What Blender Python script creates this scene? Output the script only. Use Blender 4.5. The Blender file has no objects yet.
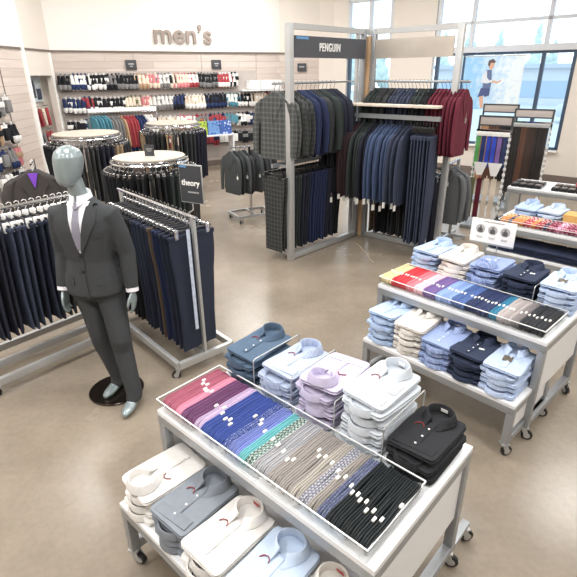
import bpy, bmesh, math, random
from mathutils import Vector, Matrix, Euler
from mathutils.bvhtree import BVHTree
random.seed(7)
S = bpy.context.scene
COL = S.collection
PI = math.pi
ORD = ['first','second','third','fourth','fifth','sixth','seventh','eighth','ninth','tenth','eleventh','twelfth','thirteenth','fourteenth','fifteenth','sixteenth','seventeenth','eighteenth','nineteenth','twentieth']
def ordn(i):   # 0-based
    if i < 20: return ORD[i]
    t = {2:'twenty',3:'thirty',4:'forty',5:'fifty',6:'sixty',7:'seventy'}[(i+1)//10]; r = (i+1) % 10
    if r == 0: return {2:'twentieth',3:'thirtieth',4:'fortieth',5:'fiftieth',6:'sixtieth',7:'seventieth'}[(i+1)//10]
    return t + '-' + ORD[r-1]

# ---------------------------------------------------------------- materials
def lin(c):
    return tuple(((x/255)/12.92 if x/255 <= .04045 else ((x/255+.055)/1.055)**2.4) for x in c) + (1.,)
MATS = {}
def base_mat(name):
    m = bpy.data.materials.new(name); m.use_nodes = True
    nt = m.node_tree
    return m, nt, nt.nodes['Principled BSDF'], nt.nodes, nt.links
def plain(name, rgb, rough=.5, metal=0., spec=.5, noise=.06, nscale=20., rnd=0., bump=0., coat=0.):
    if name in MATS: return MATS[name]
    m, nt, b, N, L = base_mat(name)
    b.inputs['Roughness'].default_value = rough; b.inputs['Metallic'].default_value = metal
    b.inputs['Specular IOR Level'].default_value = spec; b.inputs['Coat Weight'].default_value = coat
    c = lin(rgb)
    tc = N.new('ShaderNodeTexCoord'); nz = N.new('ShaderNodeTexNoise'); nz.inputs['Scale'].default_value = nscale; nz.inputs['Detail'].default_value = 3
    L.new(tc.outputs['Object'], nz.inputs['Vector'])
    mr = N.new('ShaderNodeMapRange'); mr.inputs['To Min'].default_value = 1-noise*2; mr.inputs['To Max'].default_value = 1+noise*2
    L.new(nz.outputs['Fac'], mr.inputs['Value'])
    val = mr.outputs['Result']
    if rnd:
        oi = N.new('ShaderNodeObjectInfo'); m2 = N.new('ShaderNodeMapRange'); m2.inputs['To Min'].default_value = 1-rnd; m2.inputs['To Max'].default_value = 1+rnd
        L.new(oi.outputs['Random'], m2.inputs['Value'])
        mu = N.new('ShaderNodeMath'); mu.operation = 'MULTIPLY'; L.new(val, mu.inputs[0]); L.new(m2.outputs['Result'], mu.inputs[1]); val = mu.outputs[0]
    vm = N.new('ShaderNodeVectorMath'); vm.operation = 'SCALE'; vm.inputs[0].default_value = c[:3]; L.new(val, vm.inputs['Scale'])
    L.new(vm.outputs['Vector'], b.inputs['Base Color'])
    if bump:
        bp = N.new('ShaderNodeBump'); bp.inputs['Strength'].default_value = bump; bp.inputs['Distance'].default_value = .01
        L.new(nz.outputs['Fac'], bp.inputs['Height']); L.new(bp.outputs['Normal'], b.inputs['Normal'])
    MATS[name] = m; return m
def fab(name, rgb, rgb2=None, pat=None, scale=60., rough=.9, rnd=.12, fac=.5):
    """cloth: colour with a small per-garment variation, fine weave, optional second colour pattern"""
    if name in MATS: return MATS[name]
    m, nt, b, N, L = base_mat(name)
    b.inputs['Roughness'].default_value = rough; b.inputs['Specular IOR Level'].default_value = .25
    tc = N.new('ShaderNodeTexCoord')
    c1 = lin(rgb); col = None
    if pat:
        c2 = lin(rgb2)
        mx = N.new('ShaderNodeMix'); mx.data_type = 'RGBA'; mx.inputs['A'].default_value = c1; mx.inputs['B'].default_value = c2
        def wave(direction, sc, dist=0.):
            w = N.new('ShaderNodeTexWave'); w.bands_direction = direction; w.inputs['Scale'].default_value = sc; w.inputs['Distortion'].default_value = dist
            L.new(tc.outputs['Object'], w.inputs['Vector']); return w.outputs['Fac']
        def thr(s, t):
            q = N.new('ShaderNodeMath'); q.operation = 'GREATER_THAN'; q.inputs[1].default_value = t; L.new(s, q.inputs[0]); return q.outputs[0]
        if pat == 'plaid':
            a = thr(wave('X', scale), .72); z = thr(wave('Z', scale), .72)
            q = N.new('ShaderNodeMath'); q.operation = 'ADD'; L.new(a, q.inputs[0]); L.new(z, q.inputs[1])
            h = N.new('ShaderNodeMath'); h.operation = 'MULTIPLY'; h.inputs[1].default_value = fac; L.new(q.outputs[0], h.inputs[0]); f = h.outputs[0]
        elif pat == 'gingham':
            a = thr(wave('X', scale), .5); z = thr(wave('Y', scale), .5)
            q = N.new('ShaderNodeMath'); q.operation = 'ADD'; L.new(a, q.inputs[0]); L.new(z, q.inputs[1])
            h = N.new('ShaderNodeMath'); h.operation = 'MULTIPLY'; h.inputs[1].default_value = fac; L.new(q.outputs[0], h.inputs[0]); f = h.outputs[0]
        elif pat == 'stripe':
            f = thr(wave('Y', scale), .6)
        elif pat == 'diag':
            f = thr(wave('DIAGONAL', scale), .55)
        elif pat == 'dots':
            v = N.new('ShaderNodeTexVoronoi'); v.inputs['Scale'].default_value = scale; L.new(tc.outputs['Object'], v.inputs['Vector'])
            q = N.new('ShaderNodeMath'); q.operation = 'LESS_THAN'; q.inputs[1].default_value = .38; L.new(v.outputs['Distance'], q.inputs[0]); f = q.outputs[0]
        elif pat == 'streak':
            mp = N.new('ShaderNodeMapping'); mp.inputs['Scale'].default_value = (260,5,120); L.new(tc.outputs['Object'], mp.inputs['Vector'])
            v = N.new('ShaderNodeTexNoise'); v.inputs['Scale'].default_value = 1; v.inputs['Detail'].default_value = 2; L.new(mp.outputs['Vector'], v.inputs['Vector']); f = v.outputs['Fac']
        elif pat == 'check':
            v = N.new('ShaderNodeTexChecker'); v.inputs['Scale'].default_value = scale; L.new(tc.outputs['Object'], v.inputs['Vector']); f = v.outputs['Fac']
        L.new(f, mx.inputs['Factor']); col = mx.outputs['Result']
    oi = N.new('ShaderNodeObjectInfo'); mr = N.new('ShaderNodeMapRange'); mr.inputs['To Min'].default_value = 1-rnd; mr.inputs['To Max'].default_value = 1+rnd
    L.new(oi.outputs['Random'], mr.inputs['Value'])
    nz = N.new('ShaderNodeTexNoise'); nz.inputs['Scale'].default_value = 35; nz.inputs['Detail'].default_value = 4; L.new(tc.outputs['Object'], nz.inputs['Vector'])
    m3 = N.new('ShaderNodeMapRange'); m3.inputs['To Min'].default_value = .9; m3.inputs['To Max'].default_value = 1.1; L.new(nz.outputs['Fac'], m3.inputs['Value'])
    mu = N.new('ShaderNodeMath'); mu.operation = 'MULTIPLY'; L.new(mr.outputs['Result'], mu.inputs[0]); L.new(m3.outputs['Result'], mu.inputs[1])
    vm = N.new('ShaderNodeVectorMath'); vm.operation = 'SCALE'
    if col: L.new(col, vm.inputs[0])
    else: vm.inputs[0].default_value = c1[:3]
    L.new(mu.outputs[0], vm.inputs['Scale']); L.new(vm.outputs['Vector'], b.inputs['Base Color'])
    n2 = N.new('ShaderNodeTexNoise'); n2.inputs['Scale'].default_value = 14; n2.inputs['Detail'].default_value = 5; L.new(tc.outputs['Object'], n2.inputs['Vector'])
    bp = N.new('ShaderNodeBump'); bp.inputs['Strength'].default_value = .22; bp.inputs['Distance'].default_value = .015
    L.new(n2.outputs['Fac'], bp.inputs['Height']); L.new(bp.outputs['Normal'], b.inputs['Normal'])
    MATS[name] = m; return m
def clear(name, tint=(1,1,1), gloss=.12, rough=.05):
    if name in MATS: return MATS[name]
    m, nt, b, N, L = base_mat(name)
    N.remove(b); out = N['Material Output']
    t = N.new('ShaderNodeBsdfTransparent'); t.inputs['Color'].default_value = tint+(1,)
    g = N.new('ShaderNodeBsdfGlossy'); g.inputs['Roughness'].default_value = rough
    lw = N.new('ShaderNodeLayerWeight'); lw.inputs['Blend'].default_value = gloss
    mx = N.new('ShaderNodeMixShader'); L.new(lw.outputs['Facing'], mx.inputs['Fac']); L.new(t.outputs[0], mx.inputs[1]); L.new(g.outputs[0], mx.inputs[2])
    L.new(mx.outputs[0], out.inputs['Surface']); MATS[name] = m; return m
def floor_mat():
    m, nt, b, N, L = base_mat('polished concrete')
    tc = N.new('ShaderNodeTexCoord')
    n1 = N.new('ShaderNodeTexNoise'); n1.inputs['Scale'].default_value = .9; n1.inputs['Detail'].default_value = 8; n1.inputs['Roughness'].default_value = .65
    n2 = N.new('ShaderNodeTexNoise'); n2.inputs['Scale'].default_value = 28; n2.inputs['Detail'].default_value = 6
    L.new(tc.outputs['Object'], n1.inputs['Vector']); L.new(tc.outputs['Object'], n2.inputs['Vector'])
    r = N.new('ShaderNodeValToRGB'); r.color_ramp.elements[0].position = .3; r.color_ramp.elements[1].position = .72
    r.color_ramp.elements[0].color = lin((128,117,103)); r.color_ramp.elements[1].color = lin((158,146,130))
    L.new(n1.outputs['Fac'], r.inputs['Fac'])
    mx = N.new('ShaderNodeMix'); mx.data_type = 'RGBA'; mx.blend_type = 'MULTIPLY'; mx.inputs['Factor'].default_value = .35
    r2 = N.new('ShaderNodeValToRGB'); r2.color_ramp.elements[0].position = .35; r2.color_ramp.elements[0].color = (.8,.79,.77,1); r2.color_ramp.elements[1].position = .6
    L.new(n2.outputs['Fac'], r2.inputs['Fac']); L.new(r.outputs['Color'], mx.inputs['A']); L.new(r2.outputs['Color'], mx.inputs['B'])
    L.new(mx.outputs['Result'], b.inputs['Base Color'])
    rr = N.new('ShaderNodeMapRange'); rr.inputs['To Min'].default_value = .16; rr.inputs['To Max'].default_value = .34; L.new(n1.outputs['Fac'], rr.inputs['Value'])
    L.new(rr.outputs['Result'], b.inputs['Roughness'])
    b.inputs['Specular IOR Level'].default_value = .5
    return m
def plank_mat():
    m, nt, b, N, L = base_mat('pale washed wood planks')
    tc = N.new('ShaderNodeTexCoord')
    br = N.new('ShaderNodeTexBrick'); br.inputs['Scale'].default_value = 1; br.inputs['Brick Width'].default_value = 2.2; br.inputs['Row Height'].default_value = .15; br.inputs['Mortar Size'].default_value = .006
    br.inputs['Color1'].default_value = lin((198,184,174)); br.inputs['Color2'].default_value = lin((213,201,192)); br.inputs['Mortar'].default_value = lin((182,166,156))
    mp = N.new('ShaderNodeMapping'); mp.inputs['Rotation'].default_value = (PI/2,0,0); L.new(tc.outputs['Object'], mp.inputs['Vector']); L.new(mp.outputs['Vector'], br.inputs['Vector'])
    n = N.new('ShaderNodeTexNoise'); n.inputs['Scale'].default_value = 3; n.inputs['Detail'].default_value = 8
    mp2 = N.new('ShaderNodeMapping'); mp2.inputs['Scale'].default_value = (.6,.6,9); L.new(tc.outputs['Object'], mp2.inputs['Vector']); L.new(mp2.outputs['Vector'], n.inputs['Vector'])
    mx = N.new('ShaderNodeMix'); mx.data_type = 'RGBA'; mx.blend_type = 'MULTIPLY'; mx.inputs['Factor'].default_value = .4
    r2 = N.new('ShaderNodeValToRGB'); r2.color_ramp.elements[0].position = .3; r2.color_ramp.elements[0].color = (.78,.74,.72,1); r2.color_ramp.elements[1].position = .62
    L.new(n.outputs['Fac'], r2.inputs['Fac']); L.new(br.outputs['Color'], mx.inputs['A']); L.new(r2.outputs['Color'], mx.inputs['B'])
    L.new(mx.outputs['Result'], b.inputs['Base Color']); b.inputs['Roughness'].default_value = .7
    return m
def wood_mat(name, a, c):
    m, nt, b, N, L = base_mat(name)
    tc = N.new('ShaderNodeTexCoord'); mp = N.new('ShaderNodeMapping'); mp.inputs['Scale'].default_value = (8,8,.7); L.new(tc.outputs['Object'], mp.inputs['Vector'])
    n = N.new('ShaderNodeTexNoise'); n.inputs['Scale'].default_value = 4; n.inputs['Detail'].default_value = 6; n.inputs['Distortion'].default_value = .8; L.new(mp.outputs['Vector'], n.inputs['Vector'])
    r = N.new('ShaderNodeValToRGB'); r.color_ramp.elements[0].position = .35; r.color_ramp.elements[1].position = .65; r.color_ramp.elements[0].color = lin(a); r.color_ramp.elements[1].color = lin(c)
    L.new(n.outputs['Fac'], r.inputs['Fac']); L.new(r.outputs['Color'], b.inputs['Base Color']); b.inputs['Roughness'].default_value = .55
    return m

M = {}
M['wall'] = plain('white wall paint', (240,236,230), .8, noise=.01)
M['cream'] = plain('cream wall paint', (223,214,204), .8, noise=.01)
M['ceil'] = plain('ceiling paint', (236,234,230), .9, noise=.01)
M['floor'] = floor_mat(); M['plank'] = plank_mat()
M['steel'] = plain('brushed grey steel', (158,161,164), .4, .45, noise=.04, nscale=60)
M['steel_light'] = plain('satin silver steel', (188,189,189), .4, .5, noise=.03)
M['chrome'] = plain('chrome', (215,217,220), .14, 1., noise=.01)
M['white_lam'] = plain('white laminate', (232,233,235), .4, noise=.01)
M['table_top'] = plain('off white tabletop laminate', (190,180,166), .45, noise=.03)
M['black'] = plain('black rubber', (24,24,25), .5)
M['black_plastic'] = plain('black plastic', (28,28,30), .35)
M['sign_grey'] = plain('charcoal sign board', (74,76,82), .5, noise=.02)
M['sign_dark'] = plain('dark sign card', (62,64,68), .45, noise=.05)
M['brushed'] = plain('brushed silver sign board', (196,188,178), .32, .55, noise=.12, nscale=3)
M['blue_tab'] = plain('light blue tab', (96,150,200), .5)
M['letter'] = plain('taupe letters', (150,136,128), .55)
M['white'] = plain('white card', (244,243,240), .6, noise=.01)
M['red'] = plain('red label', (176,40,44), .6)
M['darkred'] = plain('dark red cord', (132,42,46), .6)
M['wood'] = wood_mat('light oak', (176,140,104), (206,174,138))
M['shelfwood'] = wood_mat('pale limed shelf board', (214,200,184), (228,216,202))
M['mann'] = plain('silver grey mannequin lacquer', (140,152,154), .3, .3, noise=.05, nscale=12, coat=.3)
M['disc'] = plain('dark polished steel disc', (70,62,56), .18, .8)
M['acrylic'] = clear('clear acrylic', (.97,.98,.98), .10)
M['acrylic_edge'] = plain('frosted acrylic edge', (236,238,238), .3, noise=.01)
M['glass'] = clear('window glass', (.95,.98,1.), .08, .02)
M['winframe'] = plain('grey white window frame', (206,208,212), .5, noise=.01)
M['windark'] = plain('dark blue grey window mullion', (58,76,96), .45)
M['basedark'] = plain('taupe baseboard', (112,100,92), .6)
M['pegback'] = plain('slat wall backing', (182,172,166), .7, noise=.03)
M['greyink'] = plain('grey printed ink', (178,176,174), .7)
M['tag'] = plain('white paper price tag', (240,238,232), .7, noise=.01)
M['skinprint'] = plain('printed skin tone', (214,170,146), .6)
M['posterblue'] = None

# ---------------------------------------------------------------- mesh builder
class MB:
    def __init__(s): s.v=[]; s.f=[]; s.m=[]
    def add(s, vs, fs, mi=0):
        o=len(s.v); s.v += [tuple(p) for p in vs]; s.f += [tuple(i+o for i in f) for f in fs]; s.m += [mi]*len(fs); return s
    def box(s, c, sz, mi=0, bev=0., X=None):
        bm=bmesh.new(); bmesh.ops.create_cube(bm, size=1)
        for v in bm.verts: v.co = Vector((v.co.x*sz[0], v.co.y*sz[1], v.co.z*sz[2]))
        if bev: bmesh.ops.bevel(bm, geom=list(bm.edges), offset=min(bev, min(sz)*.45), segments=2, profile=.6, affect='EDGES')
        T = Matrix.Translation(c) @ (X.to_4x4() if X else Matrix.Identity(4))
        bm.verts.index_update(); s.add([T@v.co for v in bm.verts], [[v.index for v in f.verts] for f in bm.faces], mi); bm.free(); return s
    def beam(s, p0, p1, w, h, mi=0, bev=0.):
        p0=Vector(p0); p1=Vector(p1); d=p1-p0; L=d.length; d.normalize()
        up=Vector((0,0,1)) if abs(d.z)<.95 else Vector((0,1,0))
        y=up.cross(d).normalized(); z=d.cross(y)
        return s.box((p0+p1)/2, (L,w,h), mi, bev, Matrix((d,y,z)).transposed())
    def loft(s, rings, mi=0, caps=True, closed=False):
        n=len(rings[0]); vs=[p for r in rings for p in r]; fs=[]
        k=len(rings)
        for i in range(k if closed else k-1):
            for j in range(n):
                a=i*n+j; b=i*n+(j+1)%n; i2=(i+1)%k
                fs.append((a,b,i2*n+(j+1)%n,i2*n+j))
        if caps and not closed:
            fs.append(tuple(range(n-1,-1,-1))); fs.append(tuple((k-1)*n+j for j in range(n)))
        return s.add(vs, fs, mi)
    def tube(s, pts, r, n=8, mi=0, closed=False, caps=True):
        pts=[Vector(p) for p in pts]; rs=r if isinstance(r,(list,tuple)) else [r]*len(pts)
        rings=[]; prev=None
        for i,p in enumerate(pts):
            if closed: t=pts[(i+1)%len(pts)]-pts[i-1]
            else: t=pts[min(i+1,len(pts)-1)]-pts[max(i-1,0)]
            t.normalize()
            if prev is None:
                a=Vector((0,0,1)) if abs(t.z)<.9 else Vector((1,0,0)); u=t.cross(a).normalized()
            else:
                u=(prev-t*prev.dot(t)); u.normalize()
            prev=u; w=t.cross(u)
            rings.append([p+rs[i]*(math.cos(2*PI*j/n)*u+math.sin(2*PI*j/n)*w) for j in range(n)])
        return s.loft(rings, mi, caps, closed)
    def cyl(s, c, r, h, n=24, mi=0, axis='z'):
        d={'z':(0,0,1),'x':(1,0,0),'y':(0,1,0)}[axis]; c=Vector(c); d=Vector(d)
        return s.tube([c-d*h/2, c+d*h/2], r, n, mi)
    def disc(s, c, r, h, n=48, bev=.004, mi=0):
        pr=[(r-bev,-h/2),(r,-h/2+bev),(r,h/2-bev),(r-bev,h/2)]
        return s.loft([[(c[0]+a*math.cos(2*PI*j/n), c[1]+a*math.sin(2*PI*j/n), c[2]+z) for j in range(n)] for a,z in pr], mi)
    def ball(s, c, r, n=12, m=8, mi=0):
        rx,ry,rz = r if isinstance(r,(tuple,list)) else (r,r,r)
        rings=[[(c[0]+rx*math.sin(t)*math.cos(2*PI*j/n), c[1]+ry*math.sin(t)*math.sin(2*PI*j/n), c[2]-rz*math.cos(t)) for j in range(n)] for t in [PI*(i+.35)/(m+.7-1+.0001) if False else PI*(i+.5)/m for i in range(m)]]
        return s.loft(rings, mi)
    def mesh(s, name, ang=35, smooth=True):
        me=bpy.data.meshes.new(name); me.from_pydata(s.v, [], s.f)
        me.polygons.foreach_set('material_index', s.m)
        bm=bmesh.new(); bm.from_mesh(me); bmesh.ops.recalc_face_normals(bm, faces=bm.faces); bm.to_mesh(me); bm.free()
        if smooth:
            me.polygons.foreach_set('use_smooth', [True]*len(me.polygons)); me.set_sharp_from_angle(angle=math.radians(ang))
        me.update(); return me
def put(name, me, mats, parent=None, loc=(0,0,0), rz=0., rot=None, scale=None):
    """link one mesh object; materials sit on the object so that mesh data can be shared"""
    if isinstance(me, MB): me=me.mesh(name)
    if not isinstance(mats,(list,tuple)): mats=[mats]
    while len(me.materials) < len(mats): me.materials.append(M['wall'])
    o=bpy.data.objects.new(name, me); COL.objects.link(o)
    for i,mt in enumerate(mats): o.material_slots[i].link='OBJECT'; o.material_slots[i].material=mt
    o.location=loc; o.rotation_euler=rot if rot else (0,0,rz)
    if scale: o.scale=scale
    if parent: o.parent=parent
    return o
def tag(o, label, cat, group=None):
    o['label']=label; o['category']=cat
    if group: o['group']=group
    return o
def thing(name, label, cat, loc=(0,0,0), rz=0., group=None, scale=None, rot=None):
    o=bpy.data.objects.new(name, None); COL.objects.link(o); o.empty_display_size=.1
    o.location=loc; o.rotation_euler=rot if rot else (0,0,rz)
    if scale: o.scale=scale
    return tag(o,label,cat,group)
def struct(name, mb, mats, loc=(0,0,0), rz=0.):
    o=put(name, mb, mats, None, loc, rz); o['kind']='structure'; return o
def V2(x,y): return Vector((x,y))
class Fr:      # a local frame on the floor: x along, y deep
    def __init__(s, o, ang): s.o=Vector((o[0],o[1])); s.a=ang; s.c=math.cos(ang); s.s=math.sin(ang)
    def w(s, x, y, z=0.): return (s.o.x+s.c*x-s.s*y, s.o.y+s.s*x+s.c*y, z)
def text_mesh(body, size, depth=.01, fat=0., spacing=1.):
    cu=bpy.data.curves.new('text','FONT'); cu.body=body; cu.size=size; cu.extrude=depth; cu.offset=fat; cu.align_x='CENTER'; cu.space_character=spacing
    ob=bpy.data.objects.new('text',cu); COL.objects.link(ob)
    bpy.context.view_layer.update()
    me=bpy.data.meshes.new_from_object(ob.evaluated_get(bpy.context.evaluated_depsgraph_get()))
    bpy.data.objects.remove(ob); bpy.data.curves.remove(cu); me.materials.clear(); return me
SKY=2.6; LAMP=100.; EXPO=-0.32
# ---------------------------------------------------------------- camera
H=2.28
pit=math.radians(24.1); rol=math.radians(.6)
f=Vector((0,math.cos(pit),-math.sin(pit))); r=Vector((1,0,0)); u=r.cross(f)
r2=math.cos(rol)*r-math.sin(rol)*u; u2=math.sin(rol)*r+math.cos(rol)*u
cam=bpy.data.cameras.new('camera'); co=bpy.data.objects.new('camera',cam); COL.objects.link(co)
co.matrix_world=Matrix.Translation((0,0,H)) @ Matrix((r2,u2,-f)).transposed().to_4x4()
cam.sensor_width=36; cam.lens=36*483/577; cam.clip_start=.05; cam.clip_end=300
S.camera=co

# ---------------------------------------------------------------- room shell
CZ=4.7; PZ=2.75
LX=-5.08
P0=V2(LX,11.6); P1=V2(-.16,14.31); C0=V2(1.17,14.28); WD=V2(.759,-.651)
def Wp(t,off=0.): return C0+WD*t+V2(-.651,-.759)*off      # off: towards the room
RC=Wp(8.6)        # right hand room corner
outline=[(LX,-4),(RC.x,-4),(RC.x,RC.y),tuple(C0),(-.16,14.31),(LX,11.6)]
def slab(z0,z1,poly):
    n=len(poly); mb=MB(); mb.add([(x,y,z0) for x,y in poly]+[(x,y,z1) for x,y in poly],
        [tuple(range(n-1,-1,-1)),tuple(range(n,2*n))]+[(i,(i+1)%n,n+(i+1)%n,n+i) for i in range(n)]); return mb
struct('floor', slab(-.1,0,outline), M['floor'])
struct('ceiling', slab(CZ,CZ+.1,outline), M['ceil'])
def wallseg(name, a, b, z0, z1, mats, th=.12, side=1):
    """a wall from a to b with its inner face on the line a-b; local x runs along it"""
    a=V2(*a); b=V2(*b); d=b-a; L=d.length; ang=math.atan2(d.y,d.x)
    return struct(name, MB().box((L/2, side*th/2, (z0+z1)/2),(L,th,z1-z0)), mats, (a.x,a.y,0), ang)
wallseg('wall_mens_planks', P0, P1, 0, PZ, M['plank'])
wallseg('wall_mens_upper', P0, P1, PZ, CZ, M['wall'])
wallseg('wall_return_planks', P1, (.88,14.31), 0, PZ, M['plank'])
wallseg('wall_return_upper', P1, (.88,14.31), PZ, CZ, M['cream'])
wallseg('wall_column_by_window', (.88,14.31), tuple(C0+WD*.1), 0, CZ, M['cream'])
wallseg('wall_left_planks', (LX,-4), (LX,10.32), 0, PZ, M['plank'])
wallseg('wall_left_upper', (LX,-4), (LX,10.32), PZ, CZ, M['wall'])
wallseg('wall_back', (RC.x,-4), (LX,-4), 0, CZ, M['wall'])
wallseg('wall_right', (RC.x,RC.y), (RC.x,-4), 0, CZ, M['wall'])
# thin dark line and trim at the top of the planks
md=(P1-P0).normalized(); mn=V2(md.y,-md.x)    # towards the room
mang=math.atan2(md.y,md.x); mL=(P1-P0).length
def Mp(s,off=0.): return P0+md*s+mn*off
struct('trim_1', MB().box((mL/2,-.012,PZ),(mL,.024,.035)), M['basedark'], (P0.x,P0.y,0), mang)
struct('trim_2', MB().box((7,-.012,PZ),(14.3,.024,.035)), M['basedark'], (LX,3.17,0), PI/2)
struct('trim_3', MB().box((.52,-.012,PZ),(1.04,.024,.03)), M['basedark'], (-.16,14.31,0), 0)
struct('baseboard_mens', MB().box((mL/2,-.01,.07),(mL,.02,.14)), M['basedark'], (P0.x,P0.y,0), mang)
# panel joints on the plank walls
for i,s in enumerate((1.75,3.4,4.9)):
    p=Mp(s,.004); struct('trim_%d'%(4+i), MB().box((0,0,PZ/2),(.02,.01,PZ-.04)), M['pegback'], (p.x,p.y,0), mang)
struct('trim_7', MB().box((0,0,PZ/2),(.02,.02,PZ-.04)), M['basedark'], (LX,9.42,0), 0)
struct('trim_8', MB().box((0,0,CZ/2),(.05,.10,CZ)), M['white'], (LX+.02,10.34,0), 0)
# recessed display bay in the left wall
rec=MB()
rec.box((LX-.06,10.37,CZ/2),(.12,.1,CZ)); rec.box((LX-.06,11.53,CZ/2),(.12,.14,CZ)); rec.box((LX-.06,10.94,(2.27+CZ)/2),(.12,1.04,CZ-2.27))
rec.box((LX-.36,10.94,1.135),(.04,1.3,2.35)); rec.box((LX-.2,10.30,1.135),(.3,.04,2.35)); rec.box((LX-.2,11.62,1.135),(.3,.04,2.35)); rec.box((LX-.2,10.94,2.33),(.3,1.3,.06))
struct('wall_left_bay', rec, M['cream'])
struct('trim_9', MB().box((LX+.012,11.52,1.36),(.03,.06,2.72)), M['white'])

# window wall
wang=math.atan2(WD.y,WD.x)
WS=struct('wall_window', MB().box((.27,.06,CZ/2),(.54,.12,CZ)).box((2.38,.06,CZ/2),(1.10,.12,CZ)).box((7.3,.06,CZ/2),(2.74,.12,CZ))
    .box((1.18,.06,.36),(1.3,.12,.72)).box((4.43,.06,.36),(3.0,.12,.72))
    .box((1.18,.06,CZ-.2),(1.3,.12,.4)).box((4.43,.06,CZ-.2),(3.0,.12,.4)), M['cream'], (C0.x,C0.y,0), wang)
struct('baseboard_window', MB().box((4.3,-.01,.11),(8.6,.02,.22)), M['basedark'], (C0.x,C0.y,0), wang)
def window(n, t0, t1, mull_lo, mull_hi):
    r=struct('window_%d'%n, MB().box(((t0+t1)/2,.03,2.695),(t1-t0,.14,.12)), M['winframe'], (C0.x,C0.y,0), wang)
    fr=MB()
    fr.box(((t0+t1)/2,.04,3.22),(t1-t0,.09,.06)).box(((t0+t1)/2,.04,3.87),(t1-t0,.09,.07))
    for t in mull_hi: fr.box((t,.04,3.33),(.075,.09,1.14))
    put('upper_frame', fr, M['winframe'], r)
    lo=MB(); lo.box(((t0+t1)/2,.04,2.61),(t1-t0,.08,.05)).box(((t0+t1)/2,.04,.75),(t1-t0,.08,.06))
    for t in mull_lo: lo.box((t,.04,1.67),(.07,.08,1.84))
    put('lower_frame', lo, M['windark'], r)
    put('pane', MB().box(((t0+t1)/2,.05,1.68),(t1-t0,.008,1.86)), M['glass'], r)
    put('pane', MB().box(((t0+t1)/2,.05,3.3),(t1-t0,.008,1.1)), M['glass'], r)
    put('sill', MB().box(((t0+t1)/2,-.02,.71),(t1-t0,.16,.03)), M['white'], r)
window(1,.54,1.83,(.62,1.15),(.58,1.2,1.8))
window(2,2.93,5.93,(3.05,3.70,5.32,5.9),(3.0,3.78,5.32,5.9))
# outside: overexposed glare is put into the pale ground colour
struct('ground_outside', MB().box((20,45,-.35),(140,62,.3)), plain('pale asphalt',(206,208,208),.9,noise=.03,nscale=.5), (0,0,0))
# ---------------------------------------------------------------- shared meshes
def superring(hx, hy, z, n=40, p=5., cx=0., cy=0.):
    out=[]
    for j in range(n):
        a=2*PI*j/n; c=math.cos(a); s=math.sin(a)
        out.append((cx+hx*math.copysign(abs(c)**(2/p),c), cy+hy*math.copysign(abs(s)**(2/p),s), z))
    return out
def shirt_body(seed, w=.246, l=.358, t=.0285):
    rg=random.Random(seed); rings=[]
    prof=[(-.05,.0),(-.034,.001),(-.030,.008),(-.006,.010),(.0,.0125),(-.001,.0165),(-.012,.018),(-.012,.0195),(-.002,.0205),(-.001,.0255),(-.003,.0275),(-.007,t)]
    ph=[rg.uniform(0,6) for _ in range(6)]
    n=44
    def wob(x,y,z,k):
        e=.0035*math.sin(19*x+ph[0]+k*.9)+.003*math.sin(27*y+ph[1]-k*.7)
        return e
    for k,(i,z) in enumerate(prof):
        ring=superring(w/2+i,l/2+i,z,n,12)
        rings.append([(x*(1+wob(x,y,z,k)*2.6), y*(1+wob(y,x,z,k)*1.6), zz+(.0035*math.sin(16*x+ph[4])*math.cos(13*y+ph[5]) if .009<z else 0)) for x,y,zz in ring])
    for sc in (.8,.5,.2):
        ring=superring((w/2-.009)*sc,(l/2-.009)*sc,t,n,7)
        rings.append([(x,y,t+.0035*math.sin(16*x+ph[4])*math.cos(13*y+ph[5])*sc+.002*(1-sc)+.0012*math.sin(40*x+ph[2])+.0012*math.sin(33*y+ph[3])) for x,y,z in ring])
    return MB().loft(rings).mesh('folded_body',50)
def shirt_collar(h, rx=.066, ry=.056, flare=.012, wings=True):
    """standing turned-down collar with a gap and two points at -y; origin at its centre, z=0 on the shirt"""
    mb=MB(); n=28; rings=[]
    gap=.30
    for i in range(n+1):
        a=-PI/2+gap+(2*PI-2*gap)*i/n
        e=min(1,abs(i-n/2)/(n/2)); fr=e**6
        fl=flare+ (.014*fr if wings else 0)
        zz=-.0 if not wings else -.0
        c,s=math.cos(a),math.sin(a)
        hh=h*(1-.25*fr)
        P=lambda rr,z:(rr*rx/.06*c, rr*ry/.06*s-(.03*fr if wings and z<hh*.6 and rr>.062 else 0), z)
        rings.append([P(.056,0),P(.056,hh*.97),P(.058,hh),P(.061,hh),P(.0655+fl*.35,hh*.6),P(.064+fl,hh*.12),P(.061+fl,hh*.10),P(.0605,hh*.5),P(.060,0)])
    mb.loft(rings); return mb.mesh('collar',60)
SB=[shirt_body(i) for i in range(5)]
CTOP=shirt_collar(.045); CLOW=shirt_collar(.034,.068,.056,.004,False)
PLK=MB().box((0,0,0),(.030,.20,.0016),bev=.0006).mesh('placket')
BTN=MB()
BTN.cyl((0,0,.0018),.0052,.0022,12)
BTN=BTN.mesh('button')
PKT=MB().box((0,0,0),(.075,.09,.002),bev=.0008).mesh('pocket')
CUF=MB().box((0,0,.002),(.20,.055,.005),bev=.002).mesh('folded_cuff')
LBL=MB().box((0,0,0),(.036,.0015,.018)).mesh('neck_label')
CRD=MB().box((0,0,0),(.06,.075,.0012)).mesh('printed_card')
SZL=MB().cyl((0,0,0),.011,.002,16,axis='y').mesh('size_sticker')
TG=MB().box((0,0,0),(.035,.0015,.02)).mesh('label_tab')
cord=MB().tube([(-.03,-.012,.001),(-.018,.004,.004),(0,.010,.004),(.014,.002,.003),(.018,-.012,.002)],.0028,6).mesh('cord_tag')
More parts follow.
